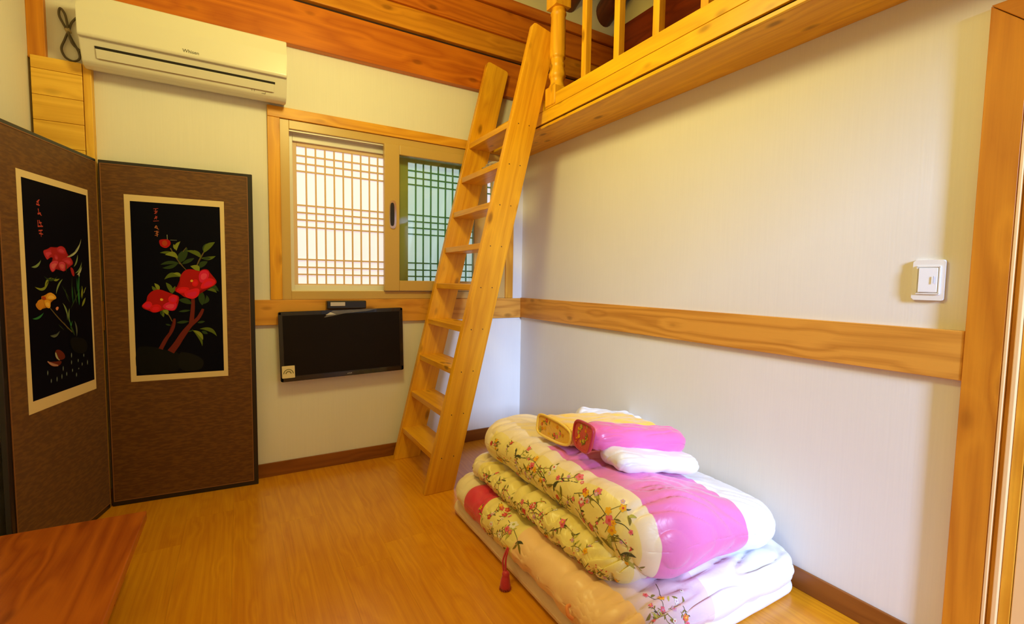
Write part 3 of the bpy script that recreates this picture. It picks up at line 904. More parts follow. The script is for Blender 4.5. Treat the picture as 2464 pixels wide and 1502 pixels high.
ART={'B':[('P',[(0.1256,0.7876),(0.1672,0.789),(0.2121,0.7816),(0.2516,0.7619),(0.295,0.7542),(0.2954,0.6628),(0.22,0.661),(0.1269,0.6538)],'rock'),('P',[(0.2979,0.7541),(0.3273,0.7525),(0.3658,0.7377),(0.3954,0.7142),(0.3979,0.6884),(0.382,0.6621),(0.2954,0.6628)],'rock2'),('S',[(0.2617,0.7613),(0.2904,0.8026),(0.3121,0.8445),(0.3305,0.8724),(0.352,0.9004),(0.3765,0.9214),(0.3952,0.9497),(0.405,0.9784)],0.0318,0.0101,'trunk'),('S',[(0.352,0.9004),(0.3559,0.9361),(0.3615,0.979),(0.3629,1.0325)],0.0214,0.0143,'trunk'),('S',[(0.2205,0.7776),(0.2419,0.826),(0.2659,0.8604),(0.2799,0.8953),(0.2823,0.9306)],0.0187,0.0085,'trunk'),('S',[(0.2718,0.9167),(0.2624,0.9416),(0.2515,0.9628)],0.0034,0.0047,'stem'),('S',[(0.3385,1.1772),(0.3167,1.2036),(0.2955,1.2398),(0.2747,1.2855)],0.0031,0.0049,'stem'),('S',[(0.3815,1.1952),(0.3939,1.2296),(0.406,1.2538),(0.4242,1.2886)],0.0054,0.0034,'stem'),('S',[(0.3112,1.2068),(0.3094,1.2402),(0.324,1.2676),(0.3415,1.2918)],0.0046,0.0026,'stem'),('L',0.2304,1.2606,0.3065,1.2368,0.0164,0.15,'leaf'),('L',0.2519,1.2515,0.3064,1.2334,0.0248,0.25,'leafl'),('L',0.2314,1.2012,0.3113,1.2102,0.0166,0.1,'leafd'),('L',0.2391,1.1848,0.3059,1.2133,0.0172,-0.1,'leafd'),('L',0.2938,1.2797,0.289,1.3061,0.0098,0,'leafl'),('L',0.2992,1.2733,0.3171,1.3208,0.015,0.15,'leafl'),('L',0.3142,1.2136,0.3242,1.2743,0.0303,0,'leafd'),('L',0.3256,1.2207,0.3443,1.2919,0.0202,0,'leafd'),('L',0.3196,1.207,0.3741,1.2391,0.0181,0,'leafd'),('L',0.3411,1.275,0.3971,1.2433,0.0173,0.15,'leaf'),('L',0.3723,1.2796,0.4027,1.2401,0.0153,0.1,'leaf'),('L',0.4123,1.2779,0.4277,1.316,0.017,0,'leafd'),('L',0.415,1.2678,0.4658,1.3247,0.0261,0.1,'leaf'),('L',0.4027,1.2401,0.4671,1.2526,0.0177,-0.1,'leaf'),('L',0.4084,1.2369,0.4463,1.2416,0.0146,0,'leafd'),('L',0.3928,1.1887,0.4313,1.2239,0.0254,0.1,'leafd'),('L',0.356,1.1979,0.3922,1.1648,0.0269,0.25,'leafl'),('L',0.2456,1.1285,0.3178,1.1397,0.0223,0.25,'leaf'),('L',0.2822,1.1592,0.3178,1.1397,0.0142,0.2,'leafl'),('L',0.4049,1.0931,0.475,1.0832,0.0176,0.1,'leafd'),('L',0.2204,1.0676,0.1945,1.0951,0.0152,0.1,'leaf'),('L',0.2219,1.0711,0.2047,1.1089,0.0163,-0.1,'leafl'),('L',0.2715,1.0608,0.2515,1.1129,0.02,-0.1,'leaf'),('L',0.2742,1.0573,0.2897,1.0959,0.0138,0,'leaf'),('L',0.4109,1.0933,0.4776,1.0685,0.0277,0.2,'leafd'),('L',0.4256,1.0755,0.4682,1.0612,0.0154,0.2,'leaf'),('L',0.4024,0.9964,0.3984,1.0753,0.0286,0,'leafd'),('L',0.4087,1.0036,0.422,1.0503,0.0178,-0.2,'leafd'),('L',0.3023,1.0256,0.3577,1.004,0.0269,0.1,'leafd'),('L',0.2291,0.9772,0.2379,0.9386,0.0137,0,'leaf'),('L',0.2347,0.9753,0.254,0.9488,0.0192,0.2,'leafl'),('L',0.229,0.9737,0.2283,0.9492,0.0105,0,'leafd'),('L',0.3542,0.8717,0.3972,0.7833,0.0139,0.12,'leaf'),('L',0.3601,0.8679,0.401,0.8158,0.0167,0.15,'leafl'),('L',0.3873,0.8742,0.4629,0.8334,0.019,0.2,'leaf'),('L',0.3961,0.8631,0.4231,0.8476,0.0158,0,'leafd'),('L',0.3791,0.9069,0.4125,0.9133,0.0122,0,'leafd'),('L',0.3361,0.8615,0.3601,0.8679,0.006,0,'leafd'),('L',0.2904,0.9092,0.3435,0.915,0.0147,0,'leafd'),('L',0.3007,0.9656,0.3509,0.972,0.0118,0,'leafd'),('L',0.2441,0.9033,0.2669,0.8957,0.0087,0,'leafd'),('P',[(0.3136,1.1396),(0.3356,1.1738),(0.364,1.1778),(0.3922,1.1648),(0.4041,1.177),(0.4273,1.1776),(0.4369,1.1554),(0.464,1.1213),(0.4517,1.1004),(0.4221,1.0863),(0.393,1.0793),(0.3779,1.0518),(0.3575,1.0382),(0.3293,1.045),(0.3157,1.062),(0.2937,1.072),(0.297,1.0923),(0.3167,1.0992)],'redd'),('P',[(0.1541,0.9988),(0.1769,1.0193),(0.1777,1.0434),(0.1979,1.0675),(0.2262,1.0745),(0.2543,1.0607),(0.2769,1.0503),(0.297,1.0432),(0.298,1.0256),(0.2865,0.9799),(0.269,0.9714),(0.2435,0.984),(0.2175,0.9686),(0.1977,0.9654),(0.184,0.976),(0.1647,0.9832)],'redd'),('P',[(0.3179,1.1431),(0.3382,1.1671),(0.3582,1.176),(0.3807,1.1612),(0.3945,1.1409),(0.3935,1.0999),(0.3729,1.0792),(0.3357,1.0722),(0.3137,1.0924),(0.3132,1.1228)],'redd'),('P',[(0.295,1.0749),(0.3069,1.0872),(0.3275,1.0909),(0.3479,1.0857),(0.3415,1.0645),(0.3178,1.0591),(0.3005,1.0643)],'red'),('P',[(0.3267,1.0609),(0.3477,1.0751),(0.3896,1.086),(0.3888,1.0539),(0.3764,1.0378),(0.3584,1.0307),(0.3349,1.0396)],'redp'),('P',[(0.392,1.1546),(0.404,1.1753),(0.4243,1.1775),(0.4356,1.1623),(0.4291,1.1346),(0.4112,1.1138),(0.394,1.1204)],'pink'),('P',[(0.3993,1.0999),(0.4233,1.1345),(0.4467,1.1349),(0.4625,1.1213),(0.4517,1.1004),(0.428,1.0898),(0.4017,1.0828)],'redp'),('P',[(0.3624,1.1166),(0.3713,1.1303),(0.3855,1.1271),(0.3879,1.1067),(0.3761,1.0929),(0.362,1.0996)],'red'),('P',[(0.3541,1.125),(0.3613,1.1302),(0.3668,1.1235),(0.3624,1.1166),(0.3545,1.1182)],'gold'),('P',[(0.1777,1.0434),(0.195,1.0641),(0.2204,1.0676),(0.2485,1.0607),(0.2594,1.0398),(0.2529,1.0118),(0.2185,1.0017),(0.1851,1.0123)],'redd'),('P',[(0.1541,0.9988),(0.1741,1.0193),(0.1907,1.0123),(0.1927,0.988),(0.173,0.9796),(0.1581,0.9919)],'redp'),('P',[(0.1842,0.9847),(0.1988,1.0018),(0.2213,1.0016),(0.2294,0.9876),(0.2175,0.9686),(0.2005,0.9654),(0.1867,0.9743)],'red'),('P',[(0.2353,0.9945),(0.2529,1.0118),(0.2788,1.0152),(0.2931,1.008),(0.2865,0.9799),(0.269,0.9714),(0.2463,0.9804)],'pink'),('P',[(0.2593,1.0363),(0.2769,1.0503),(0.2942,1.0468),(0.2981,1.0291),(0.2872,1.0046),(0.2642,1.0083)],'redp'),('P',[(0.2249,1.0294),(0.2307,1.0346),(0.2391,1.0294),(0.236,1.0207),(0.2275,1.0218)],'gold'),('P',[(0.2323,1.3231),(0.2486,1.3273),(0.2704,1.3267),(0.2767,1.3088),(0.2695,1.2952),(0.2555,1.2847),(0.2368,1.2938),(0.2319,1.31)],'redd'),('P',[(0.2429,1.3171),(0.2567,1.3244),(0.2644,1.3082),(0.2558,1.2946),(0.2424,1.3006)],'rust'),('S',[(0.2113,1.4751),(0.2314,1.4783)],0.0024,0.0019,'ink'),('S',[(0.2136,1.4656),(0.2267,1.4568)],0.0024,0.0019,'ink'),('S',[(0.2284,1.4667),(0.2145,1.451)],0.0028,0.0022,'ink'),('S',[(0.2207,1.4775),(0.2212,1.4499)],0.0029,0.0023,'ink'),('S',[(0.2154,1.4332),(0.2274,1.4324)],0.0024,0.0019,'ink'),('S',[(0.2138,1.425),(0.2263,1.4405)],0.0028,0.0022,'ink'),('S',[(0.2196,1.4417),(0.2231,1.424)],0.0028,0.0022,'ink'),('S',[(0.2095,1.4149),(0.2323,1.4181)],0.0024,0.0019,'ink'),('S',[(0.2152,1.3811),(0.221,1.3978),(0.2258,1.3768)],0.0032,0.0023,'ink2'),('S',[(0.214,1.3859),(0.2311,1.3755)],0.0027,0.0019,'ink2'),('S',[(0.212,1.3646),(0.2308,1.3673)],0.0027,0.0019,'ink2'),('S',[(0.2171,1.3551),(0.2307,1.3608)],0.0028,0.002,'ink2'),('S',[(0.2228,1.3685),(0.2233,1.3391)],0.0033,0.0023,'ink2'),('S',[(0.2141,1.3451),(0.229,1.3508)],0.0028,0.002,'ink2'),('S',[(0.2634,1.3511),(0.2639,1.328)],0.002,0.0013,'pale'),('S',[(0.2758,1.3253),(0.3034,1.3261)],0.0014,0.0008,'pale')],'A':[('S',[(0.431,1.4231),(0.415,1.4358)],0.0067,0.0039,'ink'),('S',[(0.4341,1.4159),(0.4142,1.4138)],0.0066,0.0037,'ink'),('S',[(0.4228,1.4329),(0.422,1.4109)],0.0047,0.0027,'ink'),('S',[(0.4253,1.4003),(0.4216,1.3838)],0.0046,0.0027,'ink'),('S',[(0.4216,1.3838),(0.407,1.3754)],0.0056,0.0032,'ink'),('S',[(0.4295,1.3793),(0.4114,1.3851)],0.0073,0.0042,'ink'),('S',[(0.4313,1.3553),(0.4307,1.3316)],0.0041,0.0027,'ink'),('S',[(0.4237,1.3562),(0.4079,1.3305)],0.0041,0.0028,'ink'),('S',[(0.4332,1.3313),(0.4025,1.3345)],0.0062,0.0041,'ink'),('S',[(0.4245,1.3459),(0.4092,1.3476)],0.0062,0.0041,'ink'),('S',[(0.4295,1.3146),(0.4063,1.3186)],0.0062,0.0042,'ink'),('S',[(0.4277,1.3046),(0.4049,1.3032)],0.0059,0.004,'ink'),('S',[(0.4165,1.3193),(0.416,1.2919)],0.0041,0.0027,'ink'),('P',[(0.4049,1.2373),(0.3754,1.2442),(0.3585,1.2541),(0.3315,1.2486),(0.3021,1.262),(0.2737,1.2538),(0.2694,1.2336),(0.232,1.2089),(0.2304,1.19),(0.2552,1.1855),(0.2838,1.1625),(0.304,1.164),(0.3256,1.18),(0.3552,1.156),(0.3706,1.1683),(0.3743,1.1895),(0.3462,1.2011),(0.3558,1.2186),(0.3839,1.2033),(0.3984,1.2202)],'rosed'),('P',[(0.4367,1.0584),(0.4081,1.0609),(0.397,1.0693),(0.3727,1.0711),(0.3471,1.0478),(0.3804,1.042),(0.3842,1.028),(0.3882,1.0104),(0.4186,1.0262),(0.4408,1.0049),(0.4621,1.0217),(0.4635,1.0355),(0.4249,1.0458)],'goldd'),('P',[(0.4049,1.2373),(0.3754,1.2442),(0.3539,1.2437),(0.3495,1.2296),(0.3716,1.225),(0.3839,1.2033),(0.3963,1.2133),(0.4031,1.227)],'rose'),('P',[(0.3585,1.2541),(0.3315,1.2486),(0.3242,1.2345),(0.3233,1.2092),(0.3454,1.2119),(0.3605,1.2291)],'rosed'),('P',[(0.3256,1.2525),(0.3021,1.262),(0.2737,1.2538),(0.2694,1.2336),(0.2987,1.2322),(0.321,1.2383)],'rose'),('P',[(0.3443,1.2263),(0.3222,1.2237),(0.3208,1.2056),(0.3404,1.2049)],'rose'),('P',[(0.3743,1.1895),(0.3462,1.2011),(0.3185,1.1984),(0.3368,1.1798),(0.3552,1.156),(0.3706,1.1683)],'rosel'),('P',[(0.3159,1.1949),(0.2897,1.1994),(0.2758,1.1887),(0.2838,1.1625),(0.304,1.164),(0.3171,1.1802)],'rosel'),('P',[(0.3007,1.2064),(0.2587,1.2173),(0.232,1.2089),(0.2304,1.19),(0.2552,1.1855),(0.2779,1.1998)],'rose'),('P',[(0.2436,1.1783),(0.2226,1.1711),(0.2153,1.1444),(0.2251,1.1386),(0.2365,1.1518)],'rosed'),('L',0.2646,1.2189,0.1544,1.306,0.0084,0.15,'pale'),('L',0.2188,1.1788,0.186,1.2339,0.0087,0.1,'leafw'),('L',0.2115,1.1521,0.1591,1.2038,0.0078,0.15,'leafw'),('L',0.1994,1.1445,0.1606,1.1841,0.0058,0.15,'pale'),('L',0.4821,1.1728,0.4256,1.2017,0.0103,0.15,'leafw'),('L',0.4686,1.0969,0.3849,1.122,0.0109,0.25,'leafl'),('L',0.4115,1.0854,0.368,1.1327,0.0092,-0.2,'leafl'),('L',0.3681,1.1309,0.3182,1.1291,0.0089,0.15,'leafl'),('L',0.415,1.1396,0.3287,1.14,0.0076,0.2,'leafd'),('L',0.3457,1.0657,0.2982,1.1272,0.0092,-0.1,'leafw'),('L',0.2451,1.0415,0.2343,1.1404,0.0046,0,'leafd'),('L',0.2725,1.1552,0.2696,1.1926,0.0053,0,'leafd'),('L',0.198,1.0395,0.1824,1.1563,0.0086,0,'green'),('L',0.202,1.0708,0.2003,1.1329,0.0054,0,'green'),('L',0.1721,1.0384,0.1674,1.0975,0.0055,0.1,'leafl'),('L',0.157,1.0616,0.1417,1.0851,0.0044,0,'pale'),('L',0.184,1.1368,0.1854,1.1602,0.0101,0,'pale'),('L',0.2603,1.0422,0.3088,1.1033,0.0042,0,'leafd'),('P',[(0.409,1.0504),(0.3971,1.0675),(0.3727,1.0711),(0.3518,1.0589),(0.3471,1.0478),(0.3695,1.0433),(0.3961,1.0463)],'gold'),('P',[(0.4635,1.0355),(0.4477,1.0468),(0.4249,1.0458),(0.4235,1.03),(0.4408,1.0049),(0.4551,1.0162)],'goldd'),('P',[(0.4173,1.0437),(0.3911,1.0425),(0.3842,1.028),(0.3882,1.0104),(0.4091,1.0152),(0.4184,1.0297)],'gold'),('P',[(0.4367,1.0584),(0.4161,1.0594),(0.4066,1.0467),(0.4274,1.0459)],'rust'),('P',[(0.3557,1.0084),(0.3413,1.0148),(0.3333,1.0088),(0.3455,0.9968)],'peach'),('L',0.4925,0.9762,0.4262,0.9959,0.0093,0.12,'green'),('L',0.3089,1.0277,0.2825,0.9512,0.0078,-0.15,'leafw'),('L',0.2634,1.0027,0.2681,0.9423,0.0076,0.1,'leafw'),('L',0.2576,0.9985,0.1673,1.0996,0.0063,0,'leafd'),('L',0.2865,1.0901,0.2556,1.025,0.0048,0.1,'leafd'),('L',0.1747,1.0052,0.145,1.0435,0.0135,0,'leafl'),('L',0.1939,1.0102,0.193,1.1039,0.0117,0,'green'),('L',0.1781,1.0448,0.1643,1.0956,0.0072,0,'leafl'),('L',0.1565,1.0677,0.1378,1.0912,0.0055,0,'leafl'),('L',0.2124,1.019,0.2253,1.0966,0.0078,0,'leafd'),('L',0.2375,1.0203,0.2377,1.0968,0.0046,0,'green'),('L',0.2236,0.8761,0.2339,0.947,0.0103,0.1,'grey'),('L',0.2532,0.8988,0.2721,0.9692,0.0055,0,'green'),('L',0.2768,0.909,0.3091,0.9498,0.0054,0,'leafd'),('L',0.3968,0.9004,0.335,0.9134,0.0072,0.2,'grey'),('L',0.2641,0.9153,0.2493,0.9483,0.0055,0,'green'),('L',0.3062,0.9122,0.3441,0.9419,0.0039,0,'leafd'),('L',0.2358,0.8814,0.263,0.9304,0.0095,0,'leafd'),('S',[(0.3882,1.0104),(0.3421,0.9673),(0.2931,0.9296),(0.2532,0.8988)],0.0038,0.0048,'stem'),('P',[(0.2677,0.8699),(0.2302,0.873),(0.1663,0.8572),(0.1487,0.8227),(0.171,0.7977),(0.2353,0.8076),(0.264,0.8388)],'rock'),('P',[(0.3722,0.8322),(0.3522,0.8383),(0.3192,0.8204),(0.3094,0.7964),(0.3444,0.7929),(0.3689,0.8025)],'bird'),('P',[(0.4205,0.8004),(0.389,0.7914),(0.3332,0.7891),(0.346,0.7728),(0.3796,0.7715),(0.4059,0.7835)],'bird'),('S',[(0.3697,0.8282),(0.3684,0.8097),(0.3472,0.7933)],0.0061,0.0035,'pale'),('S',[(0.4205,0.8004),(0.3954,0.7798),(0.3573,0.773)],0.0052,0.0062,'bpale'),('L',0.2661,0.8123,0.2678,0.7896,0.0068,0,'pearl'),('L',0.2686,0.7801,0.2701,0.7611,0.0069,0,'pearl'),('L',0.2217,0.7781,0.2229,0.7626,0.007,0,'pearl'),('L',0.1792,0.795,0.1805,0.7792,0.0071,0,'pearl'),('L',0.1535,0.7627,0.1553,0.7387,0.0072,0,'pearl'),('L',0.1941,0.7576,0.1953,0.7419,0.0071,0,'pearl'),('L',0.3264,0.7656,0.3281,0.7434,0.0067,0,'pearl'),('L',0.3051,0.7371,0.3066,0.7185,0.0067,0,'pearl'),('L',0.4232,0.7653,0.4248,0.7442,0.0063,0,'pearl'),('L',0.4048,0.7275,0.4062,0.7098,0.0064,0,'pearl'),('L',0.3691,0.7293,0.3708,0.7076,0.0065,0,'pearl'),('L',0.3375,0.7341,0.3392,0.712,0.0066,0,'pearl'),('L',0.2653,0.743,0.2665,0.7278,0.0069,0,'pearl'),('L',0.239,0.7205,0.2405,0.7012,0.007,0,'pearl'),('L',0.2216,0.7387,0.2222,0.731,0.007,0,'pearl')]}

sc = tag(empty('folding_screen', (-2.378, -.035, 0)), 'dark brown folding screen with two embroidered flower panels', 'folding screen')
HNG = Vector((-2.380, -.040)); EBv = Vector((-1.745, -.085)); EAv = Vector((-2.525, -.63))
def panel(E, wd, inner, outer, art, artname, label, flip, slope):
    d = (E - HNG).normalized()
    n = Vector((d.y, -d.x)) if flip else Vector((-d.y, d.x))
    X = Vector((d.x, d.y, 0)); Y = Vector((0, 0, 1)); Z = X.cross(Y)
    if Z.dot(Vector((-1.81, -2.97, 0)) - Vector((HNG.x, HNG.y, 0))) < 0:
        Z = -Z
    M = Matrix((X, Y, Z)).transposed().to_4x4(); M.translation = (HNG.x, HNG.y, 0)
    H = 1.69
    def slab(nm, s0, s1, z0, z1, t0, t1, mat, par, bev=.001):
        bm = bmesh.new(); bm_box(bm, ((s0 + s1) / 2, (z0 + z1) / 2, (t0 + t1) / 2), (s1 - s0, z1 - z0, t1 - t0), M)
        bevel(bm, bev, 1)
        return link_bm(nm, bm, mat, par)
    def ring(nm, s0, s1, z0, z1, w, t0, t1, mat, par):
        bm = bmesh.new()
        for a, b, c, e in ((s0, s0 + w, z0, z1), (s1 - w, s1, z0, z1), (s0 + w, s1 - w, z0, z0 + w), (s0 + w, s1 - w, z1 - w, z1)):
            bm_box(bm, ((a + b) / 2, (c + e) / 2, (t0 + t1) / 2), (b - a, e - c, t1 - t0), M)
        return link_bm(nm, bm, mat, par)
    p = slab('panel', .004, wd, 0.0, H, -.020, -.0015, SBLACK, sc, .002)
    if label:
        p['label'] = label
    slab('cloth', .010, wd - .021, .024, H - .015, -.0015, .0, SCLOTH, p, .0005)
    ring('piping', .010, wd - .021, .024, H - .015, .0035, .0, .0016, SLINE, p)
    if inner:
        s0, s1, z0, z1 = outer
        slab('picture_border', s0, s1, z0, z1, .0, .0014, SRIB, p, .0004)
        a0, a1, b0, b1 = inner
        slab('silk_picture', a0, a1, b0, b1, .0014, .0018, SILK, p, 0)
        artwork(artname, art, M, p, .0020)
    return p
panel(EBv, .640, (.1195, .4905, .649, 1.506), (.0965, .5095, .619, 1.5365), ART['B'], 'peony_embroidery', 'right screen panel with red peonies on navy silk', False, 0)
panel(EAv, .645, (.100, .509, .661, 1.5045), (.086, .533, .6145, 1.5315), ART['A'], 'iris_embroidery', 'left screen panel with rose and yellow irises on navy silk', True, 0)
# the rest of the screen, folded flat behind the left panel
dA = (EAv - HNG).normalized()
HNG = HNG + dA * .655 + Vector((-.012, .0))
EC = HNG - dA * 1.0 + Vector((-.035, .0))
d = (EC - HNG).normalized()
bm = bmesh.new()
Mx = Matrix((Vector((d.x, d.y, 0)), Vector((0, 0, 1)), Vector((d.x, d.y, 0)).cross(Vector((0, 0, 1))))).transposed().to_4x4(); Mx.translation = (HNG.x, HNG.y, 0)
bm_box(bm, (.32, .845, 0), (.60, 1.69, .018), Mx); bevel(bm, .002, 1)
tag(link_bm('panel', bm, SBLACK, sc), 'folded-back screen panel showing only its black edge')

# ---------------------------------------------------------------- bedding


def bands(name, base, layers, rough=.42, sheen=.25, bump=.4, bscale=11, spec=.45, wob=.010):
    """satin cloth pieced from fields of colour; each seam is where a linear function of position passes a value"""
    m, nt, b = mat_new(name)
    L = nt.links.new
    tc = N(nt, 'ShaderNodeTexCoord')
    nw_ = N(nt, 'ShaderNodeTexNoise'); nw_.inputs['Scale'].default_value = 3.5
    L(tc.outputs['Object'], nw_.inputs['Vector'])
    wo = N(nt, 'ShaderNodeMath', operation='MULTIPLY_ADD'); wo.inputs[1].default_value = wob * 2; wo.inputs[2].default_value = -wob
    L(nw_.outputs['Fac'], wo.inputs[0])
    cur = None
    for col, conds in layers:
        mask = None
        for axis, thr in conds:       # dot(p, axis) > thr
            dt = N(nt, 'ShaderNodeVectorMath', operation='DOT_PRODUCT'); dt.inputs[1].default_value = axis
            L(tc.outputs['Object'], dt.inputs[0])
            ad = N(nt, 'ShaderNodeMath', operation='ADD'); L(dt.outputs['Value'], ad.inputs[0]); L(wo.outputs[0], ad.inputs[1])
            mr = N(nt, 'ShaderNodeMapRange'); mr.inputs['From Min'].default_value = thr - .0012; mr.inputs['From Max'].default_value = thr + .0012
            L(ad.outputs[0], mr.inputs['Value'])
            if mask is None:
                mask = mr.outputs[0]
            else:
                mu = N(nt, 'ShaderNodeMath', operation='MULTIPLY'); L(mask, mu.inputs[0]); L(mr.outputs[0], mu.inputs[1]); mask = mu.outputs[0]
        mx = N(nt, 'ShaderNodeMix', data_type='RGBA')
        L(mask, mx.inputs['Factor'])
        if cur is None:
            mx.inputs['A'].default_value = (*base, 1)
        else:
            L(cur, mx.inputs['A'])
        mx.inputs['B'].default_value = (*col, 1)
        cur = mx.outputs['Result']
    if cur is not None:
        L(cur, b.inputs['Base Color'])
    else:
        b.inputs['Base Color'].default_value = (*base, 1)
    n1 = N(nt, 'ShaderNodeTexNoise'); n1.inputs['Scale'].default_value = bscale; n1.inputs['Detail'].default_value = 3; n1.inputs['Distortion'].default_value = 1.2
    L(tc.outputs['Object'], n1.inputs['Vector'])
    bp = N(nt, 'ShaderNodeBump'); bp.inputs['Strength'].default_value = bump; bp.inputs['Distance'].default_value = .008
    L(n1.outputs['Fac'], bp.inputs['Height']); L(bp.outputs[0], b.inputs['Normal'])
    b.inputs['Roughness'].default_value = rough
    b.inputs['Sheen Weight'].default_value = sheen
    b.inputs['Specular IOR Level'].default_value = spec
    return m


def smooth(t):
    t = max(0.0, min(1.0, t)); return t * t * (3 - 2 * t)


def puff(x0, x1, y0, y1, z0, z1, n=70, r2=.06, amp=.006, freq=5.0, seed=0, shape=None, crease=.0, cdir=(0, 1, 0), M=None):
    """padded cloth slab: sphere-swept box whose edge radius is half its thickness, with soft wrinkles"""
    hx, hy, hz = (x1 - x0) / 2, (y1 - y0) / 2, (z1 - z0) / 2
    c = Vector(((x0 + x1) / 2, (y0 + y1) / 2, (z0 + z1) / 2))
    bm = bmesh.new()
    bmesh.ops.create_cube(bm, size=2.0)
    bmesh.ops.subdivide_edges(bm, edges=list(bm.edges), cuts=n, use_grid_fill=True)
    r = hz
    R = r + r2
    so = Vector((seed * 3.7, seed * 1.3, seed * 7.1))
    cd = Vector(cdir)
    for v in bm.verts:
        p = v.co.copy()
        # denser sampling near the rims
        for i in (0, 1):
            s = math.copysign(1, p[i]); a = abs(p[i]); p[i] = s * (1 - (1 - a) ** 1.35)
        q = Vector((p.x * hx, p.y * hy, p.z * hz))
        # plan corners
        ix = max(-(hx - R), min(hx - R, q.x)); iy = max(-(hy - R), min(hy - R, q.y))
        dx, dy = q.x - ix, q.y - iy
        dl = math.hypot(dx, dy); mx = max(abs(dx), abs(dy))
        if dl > 1e-9:
            k = mx / dl
            dx *= k; dy *= k; dl *= k
        # vertical rounding
        over = max(0.0, dl - r2)
        if over > 0 or abs(p.z) > .999:
            ux, uy = (dx / dl, dy / dl) if dl > 1e-9 else (0, 0)
            vx, vz = over, q.z
            m2 = max(abs(vx), abs(vz)); l2 = math.hypot(vx, vz)
            if l2 > 1e-9:
                vx *= m2 / l2; vz *= m2 / l2
            base = min(dl, r2)
            dx, dy = ux * (base + vx), uy * (base + vx)
            q = Vector((ix + dx, iy + dy, vz))
        else:
            q = Vector((ix + dx, iy + dy, q.z))
        w = c + q
        nrm = Vector((q.x / hx ** 2 * .2, q.y / hy ** 2 * .2, q.z / hz ** 2)).normalized()
        d = noise.noise(w * freq + so) * amp + noise.noise(w * freq * 2.6 + so) * amp * .45
        if crease:
            # sharp folds running across cdir
            t = w - cd * w.dot(cd)
            cn = noise.noise(Vector((w.dot(cd) * freq * 4.5, t.x * freq * .8 + t.z * 3, t.y * freq * .8)) + so)
            d += -crease * (max(0, .35 - abs(cn)) / .35) ** 2
        w = w + nrm * d
        if shape:
            w = shape(w)
        v.co = w if M is None else M @ w
    bm.normal_update()
    return bm


def bvh_of(objs):
    vs, fs = [], []
    for o in objs:
        k = len(vs)
        vs += [o.matrix_world @ v.co for v in o.data.vertices]
        fs += [tuple(i + k for i in p.vertices) for p in o.data.polygons]
    return BVHTree.FromPolygons(vs, fs)


THR = {'y': plain('thread_yellow', (.95, .50, .01), .5), 'p': plain('thread_pink', (.85, .16, .24), .5), 'w': plain('thread_white', (.92, .86, .80), .5),
       'o': plain('thread_olive', (.24, .20, .03), .5), 'd': plain('thread_dark_green', (.07, .075, .03), .5), 'l': plain('thread_light_green', (.52, .50, .08), .5),
       'r': plain('thread_red', (.70, .06, .06), .5), 'v': plain('thread_lilac', (.66, .40, .62), .5), 'c': plain('thread_orange', (.80, .25, .02), .5)}


